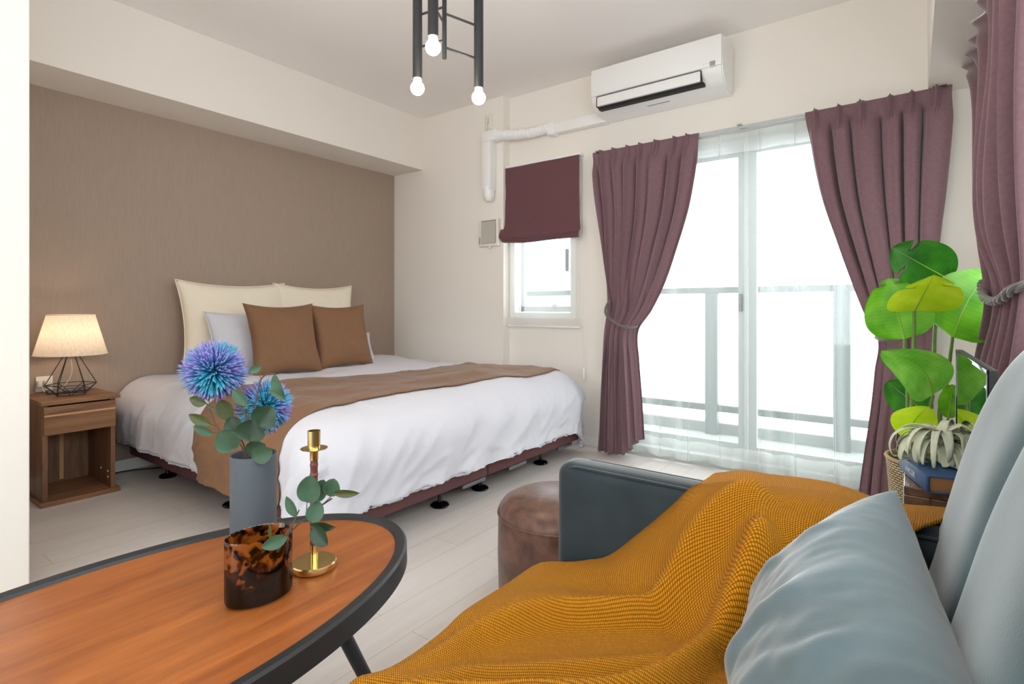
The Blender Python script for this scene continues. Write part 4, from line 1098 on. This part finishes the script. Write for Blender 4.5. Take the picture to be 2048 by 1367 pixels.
MB().box(.12, .345, SYN, 1.10, .13, .70, bev=.03).box(.17, .345, SYN, .94, .6, .88, bev=.04).build('back_frame', M['sofa_lit'], SF, True)
for x, y in ((-.58, 1.04), (.25, 1.04), (-.58, -.85), (.25, -.85)):
    MB().lathe([(0, 0), (.014, 0), (.022, .13), (0, .13)], (x, y, 0), 16).build('leg', M['black'], SF, True)

pillow('cushion', (-.072, .735, .543), (.12, -1, .0), (.62, .07, .80), .59, .29, .17, M['sofa_lit'], 'pale blue grey velvet cushion leaning on the sofa back', 'cushion', None, seed=31, pinch=.12, n=110, seam=False, crease=.0085, wr=.3)

# ------------------------------------------------------------------ mustard throw
ridges = [
    ([(-.66, .42), (-.60, .58), (-.585, .69), (-.51, .80), (-.40, .875), (-.30, .955), (-.22, 1.0)], .045, .024),
    ([(-.66, .34), (-.575, .46), (-.54, .507), (-.47, .562), (-.365, .636), (-.296, .726), (-.246, .838), (-.20, .94)], .048, .024),
    ([(-.66, .46), (-.575, .541), (-.53, .611), (-.436, .684), (-.32, .784), (-.26, .856), (-.2, .95)], .020, .022),
    ([(-.64, .72), (-.60, .80), (-.52, .87), (-.42, .92)], .014, .03),
    ([(-.42, .22), (-.34, .36), (-.27, .52), (-.23, .66), (-.20, .80)], .03, .03)]
ridges = [([Vector((a, b, 0)) for a, b in pts], h_, w_) for pts, h_, w_ in ridges]
ridges = [(catmull(p, 5), h_, w_) for p, h_, w_ in ridges]
def segd(p, a, b):
    ab = b - a; t_ = max(0, min(1, (p - a).dot(ab) / max(1e-9, ab.length_squared))); return (p - a - ab * t_).length
GX_ = [(-.66, 0), (-.60, .04), (-.54, .15), (-.487, .27), (-.413, .58), (-.365, .80), (-.318, 1), (0, 1)]
def throw_z(x, y):
    sag = .07 * sstep(-.42, -.20, x)
    arm = sstep(.90 - sag, 1.03, y) * interp(GX_, x)
    z = .377
    top = AZ + .006
    z = z + (top - z) * arm
    p = Vector((x, y, 0)); rg = 0
    for pts, h_, w_ in ridges:
        d = min(segd(p, pts[i], pts[i + 1]) for i in range(len(pts) - 1))
        rg += h_ * (.7 * math.exp(-(d / w_) ** 2) + .3 * math.exp(-d / w_))
    rg *= .35 + .65 * sstep(-.65, -.53, x)
    rg += .012 * noise.noise(Vector((x * 7, y * 4, 3))) + .008
    over = sstep(.98, 1.04, y)
    z += rg * (1 - .85 * over)
    z += .010 * noise.noise(Vector((x * 16, y * 9, 5))) * arm * (1 - over)
    if y > 1.0:
        z += over * (.006 * math.sin(x * 26) + .010 * math.exp(-((x + .27) / .04) ** 2) + .014 * math.exp(-((x + .10) / .06) ** 2))
    return z
ELX = [(0, -.625), (.35, -.63), (.60, -.638), (.72, -.642), (.79, -.64), (.82, -.60), (.85, -.54), (.875, -.487), (.905, -.413), (.93, -.365), (.955, -.325), (1, -.315)]
ELY = [(0, .05), (.60, .74), (.72, .87), (.79, .965), (.82, .99), (.85, 1.0), (.875, 1.008), (.905, 1.013), (.93, 1.018), (.955, 1.035), (1, 1.17)]
ERY = [(0, .05), (.60, .66), (.75, .82), (.86, .95), (.93, 1.05), (1, 1.17)]
def throw_f(u, v):
    xl, yl, yr = interp(ELX, v), interp(ELY, v), interp(ERY, v)
    xr = -.02 + .07 * sstep(.95, 1.1, yr)
    if u < .16:
        k = (.16 - u) / .16; hang = sstep(.84, .70, v)
        x, y = xl, yl; z = throw_z(xl, yl)
        roll = .035
        z -= hang * (roll * (1 - math.cos(min(1, k * 3) * PI / 2)) + max(0, k - .33) * .18) + (1 - hang) * .008 * k
        x -= hang * roll * math.sin(min(1, k * 3) * PI / 2) * .6
        x += .010 * math.sin(y * 30) * k * hang
        if y > 1.12: z -= ((y - 1.12) / .05) ** 1.5 * .03
        return (x, y, z)
    t_ = (u - .16) / .84
    x = xl + (xr - xl) * t_; y = yl + (yr - yl) * t_
    z = throw_z(x, y)
    if y > 1.12: z -= ((y - 1.12) / .05) ** 1.5 * .03
    return (x, y, z)
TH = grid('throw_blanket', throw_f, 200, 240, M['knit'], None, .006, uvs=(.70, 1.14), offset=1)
tag(TH, 'mustard yellow waffle knit blanket draped over the sofa arm and seat', 'blanket')

# ================================================================== CABINET CORNER
CB = empty('side_cabinet', (.17, 1.7, 0), 'glossy brown wood side cabinet with open front past the sofa arm', 'cabinet')
c0, c1_, cy0, cy1, ct = -.013, .345, 1.43, 2.02, .56
MB().box(c0, c1_, cy0 + .002, cy1, ct - .018, ct, bev=.002).build('top', M['side'], CB)
MB().box(c0, c0 + .046, cy0, cy0 + .02, 0, ct - .018, bev=.002).build('stile', M['side'], CB)
MB().box(c1_ - .046, c1_, cy0, cy0 + .02, 0, ct - .018, bev=.002).build('stile', M['side'], CB)
MB().box(c0 + .046, c1_ - .046, cy0, cy0 + .02, ct - .058, ct - .018, bev=.002).build('front_rail', M['side'], CB)
MB().box(c0, c0 + .016, cy0 + .02, cy1, 0, ct - .018, bev=.001).build('side_panel', M['side'], CB)
MB().box(c1_ - .016, c1_, cy0 + .02, cy1, 0, ct - .018, bev=.001).build('side_panel', M['side'], CB)
MB().box(c0 + .016, c1_ - .016, cy1 - .01, cy1, .02, ct - .018).build('back_panel', M['side'], CB)
MB().box(c0 + .016, c1_ - .016, cy0 + .02, cy1 - .01, .38, .395).build('shelf', M['side'], CB)
MB().box(c0 - .0012, c0 + .0008, cy0 - .0015, cy0 + .002, 0, ct, ).build('edge_band', M['white'], CB)
MB().box(c0 + .0455, c0 + .0475, cy0 - .0012, cy0 + .002, 0, ct - .058).build('edge_band', M['white'], CB)

# book on top
BK = empty('book', (.06, 1.55, ct), 'blue cloth book lying under the air plant', 'book')
ba = Vector((-.020, 1.580)); bbp = Vector((.028, 1.405)); dn = (bbp - ba).normalized(); wn = Vector((-dn.y, dn.x)) 
if wn.x < 0: wn = -wn
def bkbox(s0, s1, w0, w1, z0, z1, m, name, bev=.001):
    M4 = Matrix(((dn.x, wn.x, 0, ba.x), (dn.y, wn.y, 0, ba.y), (0, 0, 1, 0), (0, 0, 0, 1)))
    return MB().box(s0, s1, w0, w1, z0, z1, bev=bev, mat=M4).build(name, m, BK, True)
SL = (bbp - ba).length; ct += .0005
bkbox(0, SL, 0, .13, ct, ct + .003, M['blue'], 'cover'); bkbox(0, SL, 0, .13, ct + .033, ct + .036, M['blue'], 'cover')
bkbox(-.0005, SL + .0005, -.004, .004, ct, ct + .036, M['blue'], 'spine', bev=.0035)
bkbox(.004, SL - .004, .004, .126, ct + .003, ct + .033, M['pages'], 'page_block', .0005)
ct -= .0005
ang = math.atan2(dn.y, dn.x)
spt = ba + dn * .055 - wn * .0045
text('ANCOR', .017, (spt.x, spt.y, ct + .012), (R(90), 0, ang), M['silver'], BK, 'spine_lettering')

# air plants
def airplant(c, rad, n, label, seed, loc_z, keepx=None):
    random.seed(seed); c = Vector(c)
    root = empty('air_plant', (c.x, c.y, loc_z), label, 'air plant')
    for k in range(n):
        ph = k * 2.4 + random.uniform(-.3, .3); el = random.uniform(.15, 1.25)
        if k % 4 == 0: el = random.uniform(.9, 1.4)
        d = Vector((math.cos(ph), math.sin(ph), 0)); L0 = rad * random.uniform(.85, 1.15); w0 = random.uniform(.007, .017) * rad / .1
        # leaf arcs up and out, then curls down and back under
        pts = []; a = el; p = c + Vector((0, 0, -rad * .35)); rho = L0 * random.uniform(.30, .48); tot = random.uniform(3.2, 4.8); dth = tot / 18
        for s_ in range(19):
            pts.append(p.copy())
            p = p + (d * math.cos(a) + Vector((0, 0, math.sin(a)))) * (rho * dth * (1.25 - s_ / 40))
            a -= dth
            if p.z < loc_z + .003: p.z = loc_z + .003
            if keepx is not None and p.x > keepx: p.x = keepx
        side = d.cross(Vector((0, 0, 1)))
        side = (side + Vector((0, 0, random.uniform(-.4, .4)))).normalized()
        def f(u, v, pts=pts, side=side, w0=w0):
            i = v * 18; j = min(17, int(i)); q = pts[j].lerp(pts[j + 1], i - j)
            wd = w0 * (1 - v) ** .6 * (1 if v > .08 else .7 + v * 4)
            return q + side * ((2 * u - 1) * wd) + Vector((0, 0, .25 * wd * (2 * u - 1) ** 2))
        grid('leaf', f, 3, 26, M['till'], root, .001)
    return root
airplant((.052, 1.55, .668), .098, 50, 'pale green curly air plant sitting on the blue book', 5, ct + .037, keepx=.092)
airplant((.12, 1.56, .455), .06, 16, 'curly air plant inside the open side cabinet', 15, .396)

# small flat television, screen towards the bed
TV = empty('television', (.10, 1.42, ct), 'small black flat television with glossy screen mirroring the plants', 'television')
def tvbox(y0_, y1_, z0_, z1_, x0_, x1_, m, name, bev=.0015):
    a_ = math.atan2(.012, .51)
    M4 = Matrix.Translation((.0935, 1.405, 0)) @ Matrix.Rotation(a_, 4, 'Z')
    return MB().box(x0_, x1_, y0_ - 1.405, y1_ - 1.405, z0_, z1_, bev=bev, mat=M4).build(name, m, TV, True)
tvbox(1.15, 1.665, .578, .843, .0005, .012, M['dark'], 'back_case')
tvbox(1.157, 1.658, .586, .836, -.0006, .0005, mat('tv_screen', '#050506', .02, spec=.8), 'screen', 0)
bz = MB(); 
for a in ((1.15, 1.665, .836, .843), (1.15, 1.665, .578, .586), (1.15, 1.156, .578, .843), (1.6595, 1.665, .578, .843)):
    tvbox(a[0], a[1], a[2], a[3], -.002, .0005, M['blackg'], 'bezel', .0005)
tvbox(1.46, 1.50, ct + .006, .60, .006, .018, M['blackg'], 'stand_neck')
tvbox(1.44, 1.60, ct, ct + .007, -.004, .10, M['blackg'], 'stand_foot')

# ================================================================== BASKET AND PLANT
KX, KY = .072, 2.42
def basket_mat():
    m = bpy.data.materials.new('two_tone_wicker'); m.use_nodes = True; nt = m.node_tree; N = nt.nodes; L = nt.links
    p = N['Principled BSDF']; p.inputs['Roughness'].default_value = .75
    uv = N.new('ShaderNodeUVMap'); ck = N.new('ShaderNodeTexBrick'); L.new(uv.outputs[0], ck.inputs['Vector'])
    ck.inputs['Scale'].default_value = 1; ck.inputs['Brick Width'].default_value = .018; ck.inputs['Row Height'].default_value = .009; ck.inputs['Mortar Size'].default_value = .0017; ck.inputs['Mortar Smooth'].default_value = .5
    ck.inputs['Color1'].default_value = srgb('#c9b183'); ck.inputs['Color2'].default_value = srgb('#e0cda4'); ck.inputs['Mortar'].default_value = srgb('#2a1e16')
    L.new(ck.outputs['Color'], p.inputs['Base Color'])
    b = N.new('ShaderNodeBump'); b.inputs['Strength'].default_value = 1; b.inputs['Distance'].default_value = .004; b.invert = True
    L.new(ck.outputs['Fac'], b.inputs['Height']); L.new(b.outputs[0], p.inputs['Normal'])
    return m
BM = basket_mat()
BS = empty('basket', (KX, KY, 0), 'two tone woven wicker basket holding the tall leafy plant', 'basket')
grid('basket_wall', lambda u, v: (KX + (.118 + .030 * v) * math.cos(2 * PI * u), KY + (.118 + .030 * v) * math.sin(2 * PI * u), .0 + .40 * v), 96, 40, BM, BS, .008, closeu=False, uvs=(.90, .42), offset=-1)
MB().tube([(KX + .146 * math.cos(a * PI / 32), KY + .146 * math.sin(a * PI / 32), .402) for a in range(64)], .007, 8, close=True).build('basket_rim', M['basket1'], BS, True)
MB().lathe([(0, .0), (.117, .0), (.117, .006), (0, .006)], (KX, KY, 0), 32).build('basket_bottom', M['basket1'], BS)
PL = empty('potted_plant', (KX, KY, .01), 'tall broad leaved green plant in the wicker basket', 'plant')
MB().lathe([(0, .01), (.09, .01), (.11, .30), (.10, .30), (.098, .27), (0, .27)], (KX, KY, 0), 32).build('inner_pot', M['dark'], PL, True)
def stalk(pts, r=.0078):
    MB().tube(catmull(pts, 8), [r * (1.15 - .5 * i / (8 * (len(pts) - 1))) for i in range(8 * (len(pts) - 1) + 1)], 8).build('stalk', M['stalk'], PL, True)
S0 = lambda dx, dy: (KX + dx, KY + dy, .26)
def bl(b, t_, wd, m, seed=0, **kw):
    kw.setdefault('shape', .78); kw.setdefault('cup', .10)
    sd = kw.pop('side', None) or (Vector(t_) - Vector(b)).cross(Vector((-.05, .99, .1)))
    return leaf(PL, b, t_, wd, sd, m, name='leaf', nu=16, nv=44, rib=.0032, seed=seed, **kw)
# stalks
stalk([S0(-.02, -.02), (-0.003, 2.36, 0.44), (-0.009, 2.33, 0.637), (-0.018, 2.3, 0.835)])
stalk([S0(-.01, -.05), (0.001, 2.33, 0.447), (0.004, 2.28, 0.662), (0.009, 2.24, 0.932)], .0072)
stalk([S0(.05, -.03), (0.056, 2.33, 0.541), (0.058, 2.26, 0.653)], .007)
stalk([S0(.06, .02), (0.082, 2.42, 0.529), (0.101, 2.42, 0.689), (0.115, 2.4, 0.842)])
stalk([S0(.03, .05), (0.059, 2.52, 0.508), (0.068, 2.54, 0.747), (0.075, 2.55, 0.896), (0.108, 2.55, 1.034)])
stalk([S0(-.03, -.06), (-0.006, 2.28, 0.423), (-0.006, 2.24, 0.504)], .005)
stalk([S0(.02, .03), (0.058, 2.46, 0.464), (0.053, 2.5, 0.547)], .005)
stalk([S0(.07, .0), (0.095, 2.4, 0.482), (0.103, 2.38, 0.564)], .005)
# leaves
bl((-0.018, 2.3, 0.834), (-0.065, 2.34, 1.047), .20, M['bleaf'], 1, notch=((.90, 1, .8), (.90, -1, .8), (.66, -1, .35)), bend=-.03, shape=.66)
bl((0.009, 2.24, 0.931), (0.057, 2.1, 1.044), .205, M['bleafy'], 2, notch=((.8, 1, .6), (.75, -1, .5)), shape=.8, cup=-.12, side=(0.141, 0.0, 0.037))
bl((0.115, 2.4, 0.84), (0.232, 2.55, 1.075), .235, M['bleaf'], 3, notch=((.78, -1, .5),), mid=.06, bend=.04, shape=.66)
bl((0.115, 2.55, 1.043), (-0.058, 2.5, 1.17), .19, M['bleafd'], 4, notch=((.66, 1, .9), (.78, -1, .9), (.35, 1, .5)), bend=.06, shape=.8)
bl((0.058, 2.26, 0.653), (-0.078, 2.12, 0.803), .15, M['bleafl'], 5, mid=-.16, bend=.05, shape=.66)
bl((0.053, 2.5, 0.547), (-0.074, 2.5, 0.662), .13, M['bleafd'], 6, shape=.9)
bl((-0.006, 2.24, 0.502), (0.047, 2.2, 0.623), .125, M['bleafy'], 7, shape=.85, mid=.10)
bl((0.103, 2.38, 0.563), (0.115, 2.38, 0.68), .07, M['bleaf'], 8, shape=.9)
